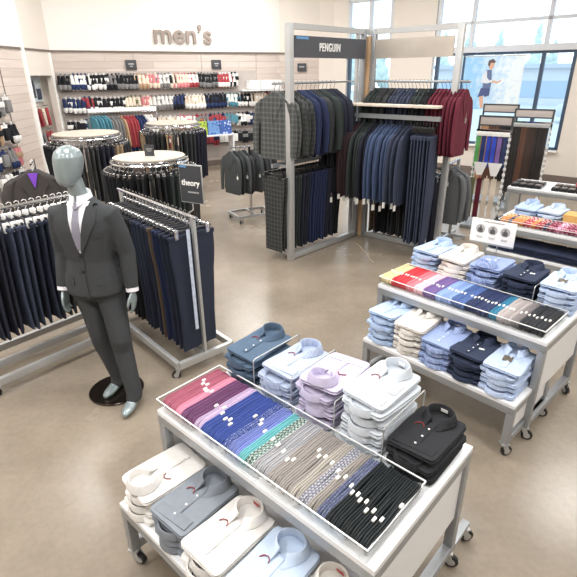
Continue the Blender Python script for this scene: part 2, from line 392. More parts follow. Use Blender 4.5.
def folded_shirt(fr, x, y, z, mat, label, group, flip=0, rz=0., top=False, seed=0, collar_mat=None, extras=(), sc=1., tilt=0., zs=1.):
    t=thing('folded_shirt', label, 'shirt', fr.w(x,y,z), 0, group, scale=(sc,sc,zs), rot=(tilt,tilt*.6,fr.a+(PI if flip else 0)+rz))
    put('folded_body', SB[seed%5], mat, t)
    cm=collar_mat or mat
    if top:
        put('collar', CTOP, cm, t, (0,.125,.028))
        put('placket', PLK, mat, t, (0,-.04,.0325))
        [put('button', BTN, extras_mat.get('btn',M['white']), t, (0,yy,.0325)) for yy in (-.12,-.055,.01)]
        if 'pocket' in extras: put('pocket', PKT, mat, t, (.066,-.005,.0325))
        if 'cuff' in extras: put('folded_cuff', CUF, mat, t, (0,-.130,.0285), rz=.06)
        if 'red' in extras: put('security_cord', cord, M['darkred'], t, (-.045,.02,.0315))
        if 'label' in extras: put('neck_label', LBL, M['white'], t, (0,.167,.051), rot=(.2,0,0))
        if 'redlabel' in extras: put('neck_label', LBL, M['red'], t, (0,.167,.051), rot=(.2,0,0))
        if 'card' in extras: put('printed_card', CRD, plain('brown photo card',(96,88,78),.6,noise=.3,nscale=40), t, (-.01,-.02,.0335), rz=.1)
        if 'hang' in extras: put('label_tab', TG, M['tag'], t, (.05,-.03,.0335), rot=(PI/2,0,.2))
    else:
        put('collar', CLOW, cm, t, (0,.146,.003))
        if 'sticker' in extras: put('size_sticker', SZL, plain('grey size sticker',(150,150,152),.6), t, (0,-.181,.019))
        if 'tab' in extras: put('label_tab', TG, M['tag'], t, (.0,-.1805,.019))
        if 'redtab' in extras: put('label_tab', TG, M['red'], t, (-.02,-.1805,.019))
    return t
extras_mat={}
def shirt_stack(fr, x, y, z0, n, mat, cname, where, group, top_flip=0, low_flip=None, top_extras=(), low_extras=(), collar_mat=None, sc=.95, sp=.040):
    rg=random.Random(hash((round(x,3),round(y,3),n)) & 0xffff)
    for i in range(n):
        k=n-1-i
        pos='topmost' if k==0 else ('lowest' if i==0 else ordn(k)+' from top')
        lab='%s folded shirt, %s of the %s'%(cname,pos,where)
        lf=(rg.random()<.5) if low_flip is None else low_flip
        folded_shirt(fr, x+rg.uniform(-.008,.008), y+rg.uniform(-.014,.014), z0+i*sp, mat, lab, group, flip=(top_flip if k==0 else lf), rz=rg.uniform(-.08,.08), top=(k==0), zs=(1. if k==0 else sp/.0375), tilt=(0 if i==0 else rg.uniform(-.035,.035)), seed=i+int(x*20), extras=(top_extras if k==0 else low_extras), collar_mat=collar_mat, sc=sc)

# ties folded lengthwise and stood on edge in a tray
def tie_mesh(seed, L=.37, t=.0175, h=.07):
    rg=random.Random(seed); rings=[]; n=26; ph=rg.uniform(0,6)
    for i in range(n+1):
        u=i/n; y=-L/2+L*u
        e=min(u,1-u)*L
        k=math.sqrt(max(0.,1-(1-min(1,e/(h*.5)))**2)) if e<h*.5 else 1.
        k=max(k,.25); cx=.0018*math.sin(9*y+ph)+.0012*math.sin(31*y+ph*2)
        hh=h*(1+.05*math.sin(14*y+ph))
        zc=h/2; a=hh/2*k; w=t/2*(.8+.2*k)
        rings.append([(cx-w*.55,y,zc-a),(cx-w,y,zc-a*.75),(cx-w,y,zc+a*.7),(cx-w*.75,y,zc+a*.97),(cx-w*.45,y,zc+a),(cx-w*.12,y,zc+a*.9),(cx,y,zc+a*.72),(cx+w*.12,y,zc+a*.9),(cx+w*.45,y,zc+a*1.0),(cx+w*.75,y,zc+a*.95),(cx+w,y,zc+a*.7),(cx+w,y,zc-a*.75),(cx+w*.55,y,zc-a)])
    return MB().loft(rings).mesh('folded_tie',60)
TM=[tie_mesh(i) for i in range(4)]
TMS=[tie_mesh(20+i,.28,.024,.05) for i in range(3)]
TTAG=MB().box((0,0,.004),(.011,.022,.012),bev=.002).mesh('price_tag')
def tie_row(fr, x0, x1, y, z, cols, where, group, tagy, lean=.0, meshes=TM, name='folded_tie', cat='tie', noun='tie', hsc=1.):
    """cols: list of (colour name, material, count); ties lie side by side from x0 to x1"""
    tot=sum(c[2] for c in cols); st=(x1-x0)/tot; i=0
    rg=random.Random(len(where)*13+tot)
    for cname,mat,cnt in cols:
        for k in range(cnt):
            lab='%s %s, %s from the left in %s'%(cname,noun,ordn(i),where)
            sx=st/.0175*.93 if meshes is TM else st/.024*.985
            t=tag(put(name, meshes[i%len(meshes)], mat, None, fr.w(x0+st*(i+.5), y+rg.uniform(-.006,.006), z), rot=(0,lean,fr.a), scale=(sx,1,hsc*rg.uniform(.93,1.03))), lab, cat, group)
            ty=None if tagy is None else tagy(i/tot,k,cnt,rg)
            if ty is not None: put('price_tag', TTAG, M['tag'], t, (0, ty, .066), scale=(1/sx,1,1))
            i+=1

# hung jackets ------------------------------------------------------------
def jacket_meshes(seed):
    rg=random.Random(seed); ph=rg.uniform(0,6)
    prof=[(-.080,.045,.026),(-.100,.070,.034),(-.125,.115,.037),(-.155,.160,.040),(-.190,.194,.041),(-.235,.206,.042),(-.30,.212,.045),(-.42,.203,.044),(-.55,.205,.043),(-.70,.218,.042),(-.83,.226,.040),(-.845,.222,.036)]
    rings=[]; n=32
    for z,hx,hy in prof:
        ring=[]
        for j in range(n):
            a=2*PI*j/n; c,s=math.cos(a),math.sin(a)
            x=hx*math.copysign(abs(c)**.8,c); y=hy*.86*math.copysign(abs(s)**.9,s)
            y+=(.007*math.sin(24*x+ph+4*z)+.005*math.sin(51*x-2*ph+3*z))*min(1,max(0,(-z-.18)*2.2)); x+=.010*math.sin(5*z+ph)*min(1,max(0,-z-.2))
            ring.append((x,y,z))
        rings.append(ring)
    body=MB().loft(rings).mesh('jacket_body',50)
    sl=[]
    for s in (-1,1):
        P=[(s*.160,0,-.165),(s*.208,-.002,-.215),(s*.240,-.008,-.33),(s*.262,-.012,-.47),(s*.266,-.022,-.62),(s*.262,-.034,-.78),(s*.262,-.034,-.80)]
        R=[(.03,.034),(.048,.040),(.052,.040),(.047,.037),(.043,.034),(.038,.030),(.034,.027)]
        rr=[]
        for (x,y,z),(a,b) in zip(P,R):
            rr.append([(x+a*math.cos(2*PI*j/14), y+b*math.sin(2*PI*j/14)+.003*math.sin(30*z+ph), z) for j in range(14)])
        sl.append(MB().loft(rr).mesh('sleeve',60))
    lap=MB()
    for s in (-1,1):
        a=[(s*.030,-.034,-.088),(s*.075,-.042,-.130),(s*.112,-.048,-.22),(s*.100,-.049,-.235),(s*.008,-.050,-.43),(s*.004,-.048,-.40)]
        top=a; bot=[(x,y+.008,z) for x,y,z in a]
        k=len(a); lap.add(top+bot,[tuple(range(k)),tuple(range(2*k-1,k-1,-1))]+[(i,(i+1)%k,k+(i+1)%k,k+i) for i in range(k)])
    lapm=lap.mesh('lapels',30)
    return body,sl,lapm
JM=[jacket_meshes(i) for i in range(3)]
PT=MB().box((0,0,-.03),(.035,.003,.055)).tube([(0,0,0),(.004,0,.025),(0,0,.05)],.0014,5).mesh('price_tag')
hk=MB(); hk.tube([(0,.0,-.10),(0,0,-.055),(0,.012,-.035),(0,.022,-.012),(0,.018,.012),(0,0,.0195),(0,-.017,.010)],.0028,6)
hk.tube([(-.10,0,-.122),(-.05,0,-.106),(0,0,-.098),(.05,0,-.106),(.10,0,-.122)],.007,6)
HANGM=hk.mesh('coat_hanger')
ck=MB(); ck.tube([(0,0,-.115),(0,.0,-.05),(0,.012,-.035),(0,.022,-.012),(0,.018,.012),(0,0,.0195),(0,-.017,.010)],.0028,6)
ck.tube([(-.18,0,-.118),(.18,0,-.118)],.009,6,1)
for s in (-1,1): ck.box((s*.14,0,-.135),(.034,.042,.075),0,.005)
ck.box((0,0,-.085),(.036,.020,.036),0,.004)
CLIPM=ck.mesh('clip_hanger')
def hung_jacket(p, rz, mat, label, group, var=0, sy=1., sz=1., tagpos=None, hang=True, hmat=None, sx=1., shirt=None, tagrz=None):
    t=thing('suit_jacket', label, 'jacket', p, rz, group, scale=(sx,sy,sz))
    b,sl,lp=JM[var%3]
    t.rotation_euler=(0,.045*math.sin(var*2.3),rz); put('jacket_body', b, mat, t); put('sleeve', sl[0], mat, t); put('sleeve', sl[1], mat, t); put('lapels', lp, mat, t)
    if tagpos: put('price_tag', PT, M['tag'], t, tagpos, rz=(.3*var if tagrz is None else tagrz), scale=(1.25,1,1.05))
    if shirt: put('inner_shirt', MB().add([(-.04,-.047,-.10),(.04,-.047,-.10),(.0,-.054,-.25),(-.04,-.03,-.10),(.04,-.03,-.10),(0,-.03,-.25)],[(0,1,2),(5,4,3),(0,3,4,1),(1,4,5,2),(2,5,3,0)]), shirt, t)
    if hang:
        tag(put('coat_hanger', HANGM, hmat or M['black_plastic'], None, p, rz), ('hanger of the '+label)[:300], 'hanger', group+', hangers')
    return t
# hung trousers -----------------------------------------------------------
def trouser_mesh(seed, L=1.0, w0=.40, w1=.33):
    rg=random.Random(seed); ph=[rg.uniform(0,6) for _ in range(4)]; n=36; rings=[]; K=18
    for i in range(K+1):
        v=i/K; z=-.150-L*v
        w=w0+(w1-w0)*min(1,v*1.4)+.02*math.sin(PI*min(1,v*3))
        ring=[]
        notch=max(0,(v-.28)/.72)
        for j in range(n):
            a=2*PI*j/n; c,s=math.cos(a),math.sin(a)
            x=w/2*math.copysign(abs(c)**.7,c)
            th=.017*(1-.55*notch*math.exp(-(x/.02)**2))+.004*math.sin(PI*v)
            y=th*math.copysign(abs(s)**.6,s)
            y+=v*(.012*math.sin(17*x+ph[0])+.007*math.sin(37*x+ph[1]))+.006*math.sin(4*z+ph[2])*v
            zz=z+ (.022*notch*math.exp(-(x/.025)**2)+.01*math.sin(11*x+ph[3])*v if i==K else 0)
            ring.append((x+.012*math.sin(3*z+ph[3])*v,y,zz))
        rings.append(ring)
    return MB().loft(rings).mesh('trouser_legs',55)
TR=[trouser_mesh(i) for i in range(4)]
WB=MB().box((0,0,-.167),(.405,.040,.036),bev=.006).mesh('waistband')
def hung_trousers(p, rz, mat, label, group, var=0, sy=1., sz=1., sx=1., tagpos=None, hang=True, hmat=None, band=True):
    t=thing('suit_trousers', label, 'trousers', p, rz, group, scale=(sx,sy,sz))
    put('trouser_legs', TR[var%4], mat, t)
    if band: put('waistband', WB, mat, t)
    if tagpos: put('price_tag', PT, M['tag'], t, tagpos, rz=.4*var)
    if hang: tag(put('clip_hanger', CLIPM, [hmat or M['chrome'],M['black_plastic']], None, p, rz, scale=(sx,1,1)), 'clip hanger of the '+label, 'hanger', group+', hangers')
    return t
# casters -----------------------------------------------------------------
cf=MB().box((0,0,.098),(.05,.05,.008)).cyl((0,0,.088),.02,.016,14)
for s in (-1,1): cf.beam((0,s*.018,.085),(.022,s*.018,.036),.004,.03)
CFORK=cf.mesh('caster')
cw=MB(); cw.loft([[(.022+a*math.cos(2*PI*j/22), y, .036+a*math.sin(2*PI*j/22)) for j in range(22)] for a,y in ((.028,-.013),(.036,-.009),(.036,.009),(.028,.013))])
CWHEEL=cw.mesh('wheel')
CHUB=MB().cyl((.022,0,.036),.021,.030,16,axis='y').mesh('hub')
def caster(parent, loc, rz):
    c=put('caster', CFORK, M['steel_light'], parent, loc, rz); w=put('wheel', CWHEEL, M['black'], c); put('hub', CHUB, M['steel_light'], c)
    return c
# ---------------------------------------------------------------- display tables
T1=Fr((-.658,1.941), math.atan2(-.677,.736))
T2=Fr((.702,3.466), math.atan2(-.727,.686))
T3=Fr((2.17,5.06), math.atan2(-.69,.72))
T4=Fr((3.06,6.70), math.atan2(-.62,.78))
TL,TD=1.27,.79
def frame_table(name,label,fr,x0,y0,L,D,h,panel=True,group='rolling display tables',back_out=0.,low_panel=.33):
    t=thing(name,label,'table',fr.w(x0,y0,0),fr.a,group)
    put('top', MB().box((L/2,D/2,h-.014),(L,D,.028),0,.003), M['white_lam'], t)
    ap=MB(); w=.045
    for y in (w/2,D-w/2): ap.box((L/2,y,h-.028-.024),(L,w,.048),0,.002)
    for x in (w/2,L-w/2): ap.box((x,D/2,h-.028-.024),(w,D-2*w,.048),0,.002)
    put('apron', ap, M['steel'], t)
    for x in (w/2,L-w/2):
        for y in (w/2,D-w/2):
            put('leg', MB().box((x,y,(h-.076+.10)/2),(w,w,h-.076-.10),0,.003), M['steel'], t)
            caster(t,(x,y,0),random.choice((.4,1.0,2.6,-.6)))
        put('base_rail', MB().box((x,D/2,.128),(w,D-2*w,.05),0,.002), M['steel'], t)
        if panel:
            zb=h*.46; zt=h-.078
            put('end_panel', MB().box((x,D/2,(zb+zt)/2),(.018,D-2*w,zt-zb)), M['white_lam'], t)
    return t
t1=frame_table('display_table','tall steel display table with tie tray and white end panel, nearest',T1,0,0,TL,TD,.76)
# foot bracket with a second caster at the far right corner of the front table
put('outrigger', MB().box((TL-.02,TD+.09,.118),(.04,.18,.03),0,.003), M['steel'], t1); caster(t1,(TL-.02,TD+.16,0),.9)
frame_table('nesting_table','low steel nesting table with folded white and grey shirts, in the foreground',T1,.049,-.293,1.17,.62,.41)
frame_table('display_table','tall steel display table with tie tray and three-icon card',T2,0,0,TL,TD,.76)
frame_table('nesting_table','low steel nesting table under the three-icon card table',T2,.078,-.255,1.17,.62,.41)
frame_table('display_table','tall steel table with patterned pocket squares, by the belt racks',T3,0,0,TL,.78,.78)
frame_table('nesting_table','low steel nesting table with dark jeans below the pocket squares',T3,.06,-.09,1.17,.62,.52)
frame_table('display_table','tall steel table with dark wallet boxes near the window wall',T4,0,0,1.27,.70,.80)

# acrylic tie trays
def tray(fr,label,x0,x1,y0,y1,z,h,div=()):
    t=thing('tie_tray',label,'tray',fr.w(x0,y0,z),fr.a,'acrylic tie trays'); L=x1-x0; D=y1-y0
    put('tray_base', MB().box((L/2,D/2,.002),(L,D,.004)), M['white_lam'], t)
    for nm,c,s in (('front_panel',(L/2,.002,h/2+.002),(L,.004,h)),('back_panel',(L/2,D-.002,h/2+.002),(L,.004,h)),('end_panel',(.002,D/2,h/2+.002),(.004,D-.008,h)),('end_panel',(L-.002,D/2,h/2+.002),(.004,D-.008,h))):
        put(nm, MB().box(c,s), M['acrylic'], t)
    rim=MB(); zz=h+.003
    for a,b in (((0,0),(L,0)),((L,0),(L,D)),((L,D),(0,D)),((0,D),(0,0))): rim.beam((a[0],a[1],zz),(b[0],b[1],zz),.005,.005)
    put('rim', rim, M['acrylic_edge'], t)
    return t
tray(T1,'long clear acrylic tray of ties on the nearest table',.005,1.235,.004,.405,.761,.062)
tray(T2,'long clear acrylic tray of ties in front of the three-icon card',.005,1.245,.004,.395,.761,.062)
tray(T3,'clear acrylic tray of patterned pocket squares',.10,1.25,.004,.33,.781,.05)

F=fab
ties1=[('dusty rose',F('dusty rose silk',(158,84,104),(178,112,130),'streak',1,.5),5),('bubblegum pink',F('pink silk',(222,150,172),rough=.5),2),('plum',F('plum silk',(98,58,92),(122,82,118),'streak',1,.5),5),('pale lavender',F('pale lavender silk',(198,178,204),rough=.5),2),
 ('royal blue',F('royal blue silk',(50,68,136),(76,96,162),'streak',1,.5),7),('blue pin-dot',F('blue pin dot silk',(70,84,140),(150,160,196),'dots',140,.5),2),('periwinkle',F('periwinkle silk',(106,120,184),(140,152,206),'streak',1,.5),3),('aqua',F('aqua silk',(116,184,188),rough=.5),2),
 ('green and grey speckled',F('green grey print',(84,112,108),(190,200,192),'check',90,.6),2),('cream and navy patterned',F('cream navy print',(216,213,208),(112,118,138),'streak',60,.6),4),('taupe grey',F('taupe grey silk',(140,134,130),(168,162,157),'streak',1,.55),6),('silver beige',F('silver beige silk',(180,174,166),rough=.55),2),
 ('grey diamond-print',F('grey diamond print',(124,124,138),(186,186,192),'check',110,.6),2),('stone grey',F('stone grey silk',(156,150,144),rough=.55),2),('slate blue',F('slate blue silk',(92,98,124),(132,138,160),'dots',150,.55),2),('black',F('black silk',(34,38,40),(52,56,58),'streak',1,.5),9)]
tie_row(T1,.015,1.225,.205,.766,ties1,'the nearest tray','ties in the nearest tray',lambda u,k,n,q:(None if q.random()<(.35 if u<.72 else .2) else .035-.13*((u*3.1)%1)+.02*(k%2)), lean=.2)
ties2=[('cream yellow',F('cream yellow silk',(226,204,160),rough=.5),4),('scarlet',F('scarlet silk',(190,40,52),(208,70,78),'streak',1,.5),5),('coral pink',F('coral pink silk',(222,128,138),rough=.5),3),('pale pink',F('pale pink silk',(232,188,196),rough=.5),3),('violet',F('violet silk',(108,84,144),(136,112,166),'streak',1,.5),4),
 ('light blue',F('light blue silk',(124,152,208),(160,182,222),'streak',1,.5),5),('mid blue',F('mid blue silk',(76,102,158),(106,130,180),'dots',120,.5),4),('navy',F('navy silk',(40,50,86),(58,70,108),'streak',1,.5),7),('teal-striped',F('teal stripe silk',(36,92,140),(70,150,170),'streak',1,.5),2),
 ('silver grey',F('silver grey silk',(176,168,166),rough=.5),4),('mid grey',F('mid grey silk',(128,122,122),rough=.5),2),('charcoal black',F('charcoal black silk',(40,42,46),(58,60,64),'streak',1,.5),6)]
tie_row(T2,.015,1.235,.20,.766,ties2,'the middle table tray','ties in the tray before the card',lambda u,k,n,q:(None if q.random()<.15 else -.05+.008*(k%2)), lean=-.14)
sqm={'orange floral':F('orange floral print',(206,136,78),(230,206,160),'dots',26,.7,rnd=.2),'red floral':F('red floral print',(168,60,66),(226,190,186),'dots',24,.7,rnd=.2),'crimson paisley':F('crimson paisley print',(132,48,70),(196,140,156),'dots',22,.7,rnd=.2),'pink floral':F('pink floral print',(190,116,146),(230,212,218),'dots',24,.7,rnd=.2),'blue floral':F('blue floral print',(62,72,142),(150,162,204),'dots',24,.7,rnd=.2),'navy spotted':F('navy spotted print',(52,54,84),(180,150,140),'dots',24,.7)}
sq=[(n,sqm[n],k) for n,k in (('orange floral',2),('navy spotted',1),('orange floral',3),('red floral',2),('orange floral',1),('red floral',2),('navy spotted',1),('crimson paisley',2),('pink floral',2),('crimson paisley',3),('pink floral',3),('crimson paisley',1),('blue floral',6))]
tie_row(T3,.115,1.24,.165,.786,sq,'the pocket square tray','patterned pocket squares',None,lean=.1,meshes=TMS,name='pocket_square',cat='pocket square',noun='pocket square',hsc=1.2)

# shirts on the nearest table -------------------------------------------------
sh={}
def SH(n,rgb,rgb2=None,pat=None,sc=60,fac=.5): sh[n]=F(n+' shirt cloth',rgb,rgb2,pat,sc,.9,.07,fac); return sh[n]
SH('slate blue',(78,96,116)); SH('pale blue gingham',(184,194,214),(158,172,200),'gingham',22,.45); SH('pale lavender',(190,182,206)); SH('white',(200,206,213)); SH('black',(42,43,46))
SH('cream white',(226,223,219)); SH('mid grey',(128,134,142)); SH('ice blue',(190,205,226)); SH('light blue',(172,192,222)); SH('ivory',(224,219,212)); SH('blue gingham',(166,180,214),(126,146,194),'gingham',22,.5); SH('navy',(48,56,76)); SH('blue dotted',(190,204,228),(146,172,212),'dots',200)
extras_mat['btn']=M['white']
zU=.761; zL=.411
shirt_stack(T1,.125,.60,zU,4,sh['slate blue'],'slate blue','nearest slate blue stack','shirts behind the nearest tie tray',0,1,('red',), sc=.89, sp=.046)
shirt_stack(T1,.38,.60,zU,4,sh['pale blue gingham'],'pale blue gingham','nearest gingham stack','shirts behind the nearest tie tray',0,1,('red','cuff'), sc=.89, sp=.046)
shirt_stack(T1,.635,.60,zU,5,sh['pale lavender'],'pale lavender','nearest lavender stack','shirts behind the nearest tie tray',1,1,('red','cuff'), sc=.89, sp=.046)
shirt_stack(T1,.895,.60,zU,6,sh['white'],'white','tall white stack','shirts behind the nearest tie tray',0,1,('red','cuff','label','pocket'), sc=.89, sp=.046)
shirt_stack(T1,1.135,.60,zU,3,sh['black'],'black','nearest black stack','shirts behind the nearest tie tray',0,1,('red','label','cuff'), sc=.89, sp=.046)
# low front table
shirt_stack(T1,.175,-.095,zL,4,sh['cream white'],'cream white','leftmost foreground stack','shirts on the foreground low table',1,1,('red',),('tab',))
shirt_stack(T1,.415,-.105,zL,4,sh['mid grey'],'mid grey','foreground grey stack','shirts on the foreground low table',0,1,('red','cuff'),())
shirt_stack(T1,.66,-.115,zL,4,sh['cream white'],'cream white','stack beside the grey one','shirts on the foreground low table',0,1,('red','redlabel'),('redtab',))
shirt_stack(T1,.90,-.115,zL,4,sh['ice blue'],'ice blue','foreground ice blue stack','shirts on the foreground low table',0,1,('red','cuff'),())
shirt_stack(T1,1.10,-.115,zL,3,sh['ivory'],'ivory','rightmost foreground stack','shirts on the foreground low table',0,1,('redlabel',),())
# middle table
gb='shirts behind the three-icon card tray'; gl='shirts on the middle low table'
for x,n,c,nm,fl in ((.12,5,'light blue','light blue',0),(.37,5,'ivory','ivory',0),(.62,5,'blue gingham','blue gingham',1),(.87,5,'navy','navy',0),(1.13,5,'blue dotted','blue dotted',0)):
    shirt_stack(T2,x,.595,zU,n,sh[c],nm,nm+' stack behind middle tray',gb,fl,1,('hang',) if c!='blue dotted' else ('card',),('sticker',) if c in('navy','blue dotted') else ())
for x,n,c,nm,fl,ex in ((.205,6,'light blue','light blue',0,()),(.43,6,'ivory','ivory',0,()),(.655,5,'blue gingham','blue gingham',0,()),(.88,5,'navy','navy',0,('hang',)),(1.10,5,'blue dotted','blue dotted',0,('card','label'))):
    shirt_stack(T2,x,-.06,zL,n,sh[c],nm,nm+' stack on middle low table',gl,fl,1,ex,('sticker',) if c=='blue dotted' else ('tab',) if c in('navy','blue gingham') else ())
# wire dividers between the stacks
def divider(fr,x,y0,y1,z,label,h=.13):
    tag(put('wire_divider', MB().tube([(0,0,0),(0,0,h-.01),(0,.01,h),(0,y1-y0-.01,h),(0,y1-y0,h-.01),(0,y1-y0,0)],.0032,6), M['steel_light'], None, fr.w(x,y0,z), fr.a), label,'divider','wire shirt dividers')
divider(T1,.25,.43,.78,zU,'wire divider between the slate blue and gingham stacks',.19)
divider(T1,.508,.43,.78,zU,'wire divider between the gingham and lavender stacks',.20)
divider(T1,.767,.43,.78,zU,'wire divider between the lavender and tall white stacks',.19)
divider(T1,1.02,.43,.78,zU,'wire divider between the tall white and black stacks',.19)
divider(T2,1.0,.42,.77,zU,'wire divider between navy and blue dotted stacks, middle table',.16)

# three icon card on two wire legs
sg=thing('sign_card','white card with three grey shirt-fit icons on two wire legs','sign',T2.w(.50,.775,zU),T2.a+.12)
for x in (-.05,.05): put('wire_leg', MB().tube([(x,0,0),(x,0,.28)],.004,6), M['steel'], sg)
cd=put('card', MB().box((0,-.006,.36),(.34,.006,.19),0,.001), M['white'], sg)
put('card_foot', MB().box((0,-.006,.262),(.34,.012,.012)), M['steel'], sg)
for x in (-.095,0,.095):
    ic=put('icon', MB().cyl((x,-.0105,.375),.036,.002,28,axis='y'), M['greyink'], cd)
    put('figure', MB().box((x,-.013,.365),(.022,.002,.036),0,.0008).box((x,-.013,.392),(.012,.002,.012)).box((x-.016,-.013,.362),(.006,.002,.034)).box((x+.016,-.013,.362),(.006,.002,.034)), plain('dark printed ink',(84,82,82),.7), cd)
    put('caption', MB().box((x,-.0105,.312),(.05,.002,.006)).box((x,-.0105,.302),(.036,.002,.004)), plain('pale printed ink',(176,174,172),.7), cd)
put('heading', MB().box((0,-.0105,.437),(.16,.002,.008)), plain('pale printed ink',(176,174,172),.7), cd)

# pocket square table extras
for x,n,c,nm in ((.22,3,'light blue','light blue'),(.47,3,'ice blue','ice blue'),(1.1,4,'ivory','ivory')):
    shirt_stack(T3,x,.56,.781,n,sh[c],nm,nm+' stack behind pocket squares','shirts behind the pocket squares',0,1,(),())
for i in range(3):
    tag(put('gift_box', MB().box((0,0,.05),(.14,.2,.10),0,.004).box((0,0,.102),(.144,.204,.012),0,.003), plain('mustard cardboard',(206,160,92),.7), None, T3.w(.68+.15*i,.52,.781), T3.a), '%s mustard cardboard box behind the pocket squares, from the left'%ordn(i),'box','mustard boxes')
jean=F('dark indigo denim',(40,48,68),rnd=.2)
for i in range(5):
    for k in range(3):
        tag(put('folded_jeans', SB[(i+k)%5], jean, None, T3.w(.19+.225*i,.10,.521+.026*k), T3.a+.04*((i*7+k*3)%3-1)), 'dark indigo folded jeans, %s pile from left, %s from bottom'%(ordn(i),ordn(k)),'jeans','jeans below the pocket squares')
clipm=MB().box((0,0,.012),(.05,.22,.024),0,.006).cyl((0,-.06,.03),.012,.04,12,axis='x')
tag(put('belt_roll', clipm, M['black_plastic'], None, T3.w(.05,.18,.781), T3.a),'black boxed strap lying at left end of the pocket square table','box')
# wallet boxes
wb=MB().box((0,0,.02),(.088,.16,.04),0,.004).mesh('wallet_box'); wl=MB().box((0,-.01,.045),(.07,.10,.010),0,.004).mesh('wallet'); 
for i in range(9):
    x=.07+.098*i+(.12 if i>3 else 0)
    for k in range(2):
        t=thing('wallet_box','open dark wallet box, %s from left in %s row on far table'%(ordn(i),('front','rear')[k]),'box',T4.w(x,.14+.20*k,.801),T4.a,'dark wallet boxes')
        put('box_body', wb, M['black_plastic'], t); put('wallet', wl, plain('grey wallet leather',(108,102,98),.5,rnd=.3), t)
for i in range(3): tag(put('folded_shirt', SB[i], F('red print cloth',(178,52,66),(230,170,170),'dots',60), None, T4.w(.90,.45,.801+.03*i), T4.a),'red printed folded shirt, %s from the bottom on the far table'%ordn(i),'shirt','red shirts on the far table')
for i in range(4): tag(put('folded_shirt', SB[i], sh['navy'], None, T4.w(1.14,.45,.801+.03*i), T4.a),'navy folded shirt, %s from the bottom on the far table'%ordn(i),'shirt','navy shirts on the far table')
# ---------------------------------------------------------------- suit bays
cl={}
def CL(n,*a,**k): cl[n]=F(n+' suiting',*a,**k); return cl[n]
CL('grey plaid',(72,74,74),(104,106,103),'plaid',5.5,fac=.45,rnd=.08); CL('dark plaid',(50,52,52),(76,78,77),'plaid',5.5,fac=.45,rnd=.1); CL('navy',(44,49,64)); CL('bright navy',(40,48,76)); CL('charcoal',(54,55,57)); CL('dark green grey',(50,56,55)); CL('black',(32,33,36)); CL('maroon',(104,42,56)); CL('dark maroon',(56,40,44)); CL('steel blue',(72,86,116)); CL('slate navy',(58,64,82)); CL('mid grey',(104,106,108)); CL('dark grey',(74,77,78)); CL('brown',(92,78,66)); CL('tan',(150,130,104)); CL('ink navy',(40,42,54)); CL('dark brown grey',(70,66,64))
LBO=V2(.037,6.04); LD=V2(.695,.72); LN=V2(.72,-.695); LBL=1.50
RBO=V2(1.08,7.12); RD=V2(.76,-.65); RN=V2(-.65,-.76); RBL=1.26
lang=math.atan2(LD.y,LD.x); rang=math.atan2(RD.y,RD.x)
LB=Fr(LBO,lang); RB=Fr(RBO,rang)      # local y of LB points to -LN, of RB to -RN
bay=thing('suit_bay_frame','tall silver steel corner bay frame with charcoal name sign and oak corner','display frame',(LBO.x,LBO.y,0),lang)
FH=2.78
def bp(name, mb, mat): return put(name, mb, mat, bay)
bp('post', MB().box((0,0,FH/2),(.075,.075,FH),0,.003), M['steel_light'])
bp('post', MB().box((LBL-.1,0,FH/2),(.06,.06,FH),0,.003), M['steel'])
bp('oak_corner', MB().box((LBL,0,(FH-.08)/2),(.10,.14,FH-.08),0,.003), M['wood'])
# right bay pieces are expressed in the left bay frame
Rloc=Matrix.Rotation(rang-lang,3,'Z'); Ro=Vector((LBL,0,0))
def rb(x,y,z): v=Rloc@Vector((x,y,z))+Ro; return (v.x,v.y,v.z)
bp('post', MB().box(rb(.10,0,FH/2),(.06,.06,FH),0,.003,Rloc), M['steel'])
bp('post', MB().box(rb(RBL,0,FH/2),(.075,.06,FH),0,.003,Rloc), M['steel_light'])
bp('top_rail', MB().beam((0,0,FH-.03),(LBL,0,FH-.03),.05,.06), M['steel_light'])
bp('top_rail', MB().beam(rb(0,0,FH-.03),rb(RBL,0,FH-.03),.05,.06), M['steel_light'])
bp('bottom_rail', MB().beam((.03,0,.045),(LBL-.05,0,.045),.06,.07,0,.003), M['steel_light'])
bp('bottom_rail', MB().beam(rb(.05,0,.045),rb(RBL,0,.045),.06,.07,0,.003), M['steel_light'])
sb=bp('sign_board', MB().box((LBL*.48,-.035,2.545),(LBL*.9,.02,.225)), M['sign_grey'])
tm=text_mesh('PENGUIN',.108,.004,.001,1.15)
o=put('lettering', tm, M['white'], sb, (LBL*.44,-.05,2.505), rot=(PI/2,0,0)); o.scale=(.78,1.15,1)
put('blue_tab', MB().box((.17,-.048,2.635),(.20,.004,.026)), M['blue_tab'], sb)
bp('sign_board', MB().box(rb(.67,-.03,2.545),(1.06,.02,.225),0,0,Rloc), M['brushed'])
bp('hang_bar', MB().tube([(-.06,.22,2.16),(LBL-.1,.22,2.16)],.014,8).beam((.0,.0,2.16),(.0,.22,2.16),.03,.02).beam((LBL-.1,.0,2.16),(LBL-.1,.22,2.16),.03,.02), M['steel'])
bp('hang_bar', MB().beam((-.12,.20,1.22),(LBL-.1,.20,1.22),.03,.05).beam((0,.0,1.22),(0,.20,1.22),.03,.03).beam((LBL-.1,.0,1.22),(LBL-.1,.20,1.22),.03,.03), M['steel'])
bp('hang_bar', MB().tube([rb(.08,0.05,2.16),rb(RBL+.16,0.05,2.16)],.014,8).beam(rb(RBL,0,2.16),rb(RBL,.05,2.16),.03,.02).beam(rb(.1,0,2.16),rb(.1,.05,2.16),.03,.02), M['steel'])
bp('shelf', MB().box(rb(.50,-.21,1.885),(1.46,.30,.03),0,.003,Rloc), M['shelfwood'])
bp('hang_bar', MB().beam(rb(-.31,-.28,1.75),rb(1.25,-.28,1.75),.035,.055).beam(rb(.1,0,1.75),rb(.1,-.28,1.75),.02,.03).beam(rb(1.1,0,1.75),rb(1.1,-.28,1.75),.02,.03), M['steel'])
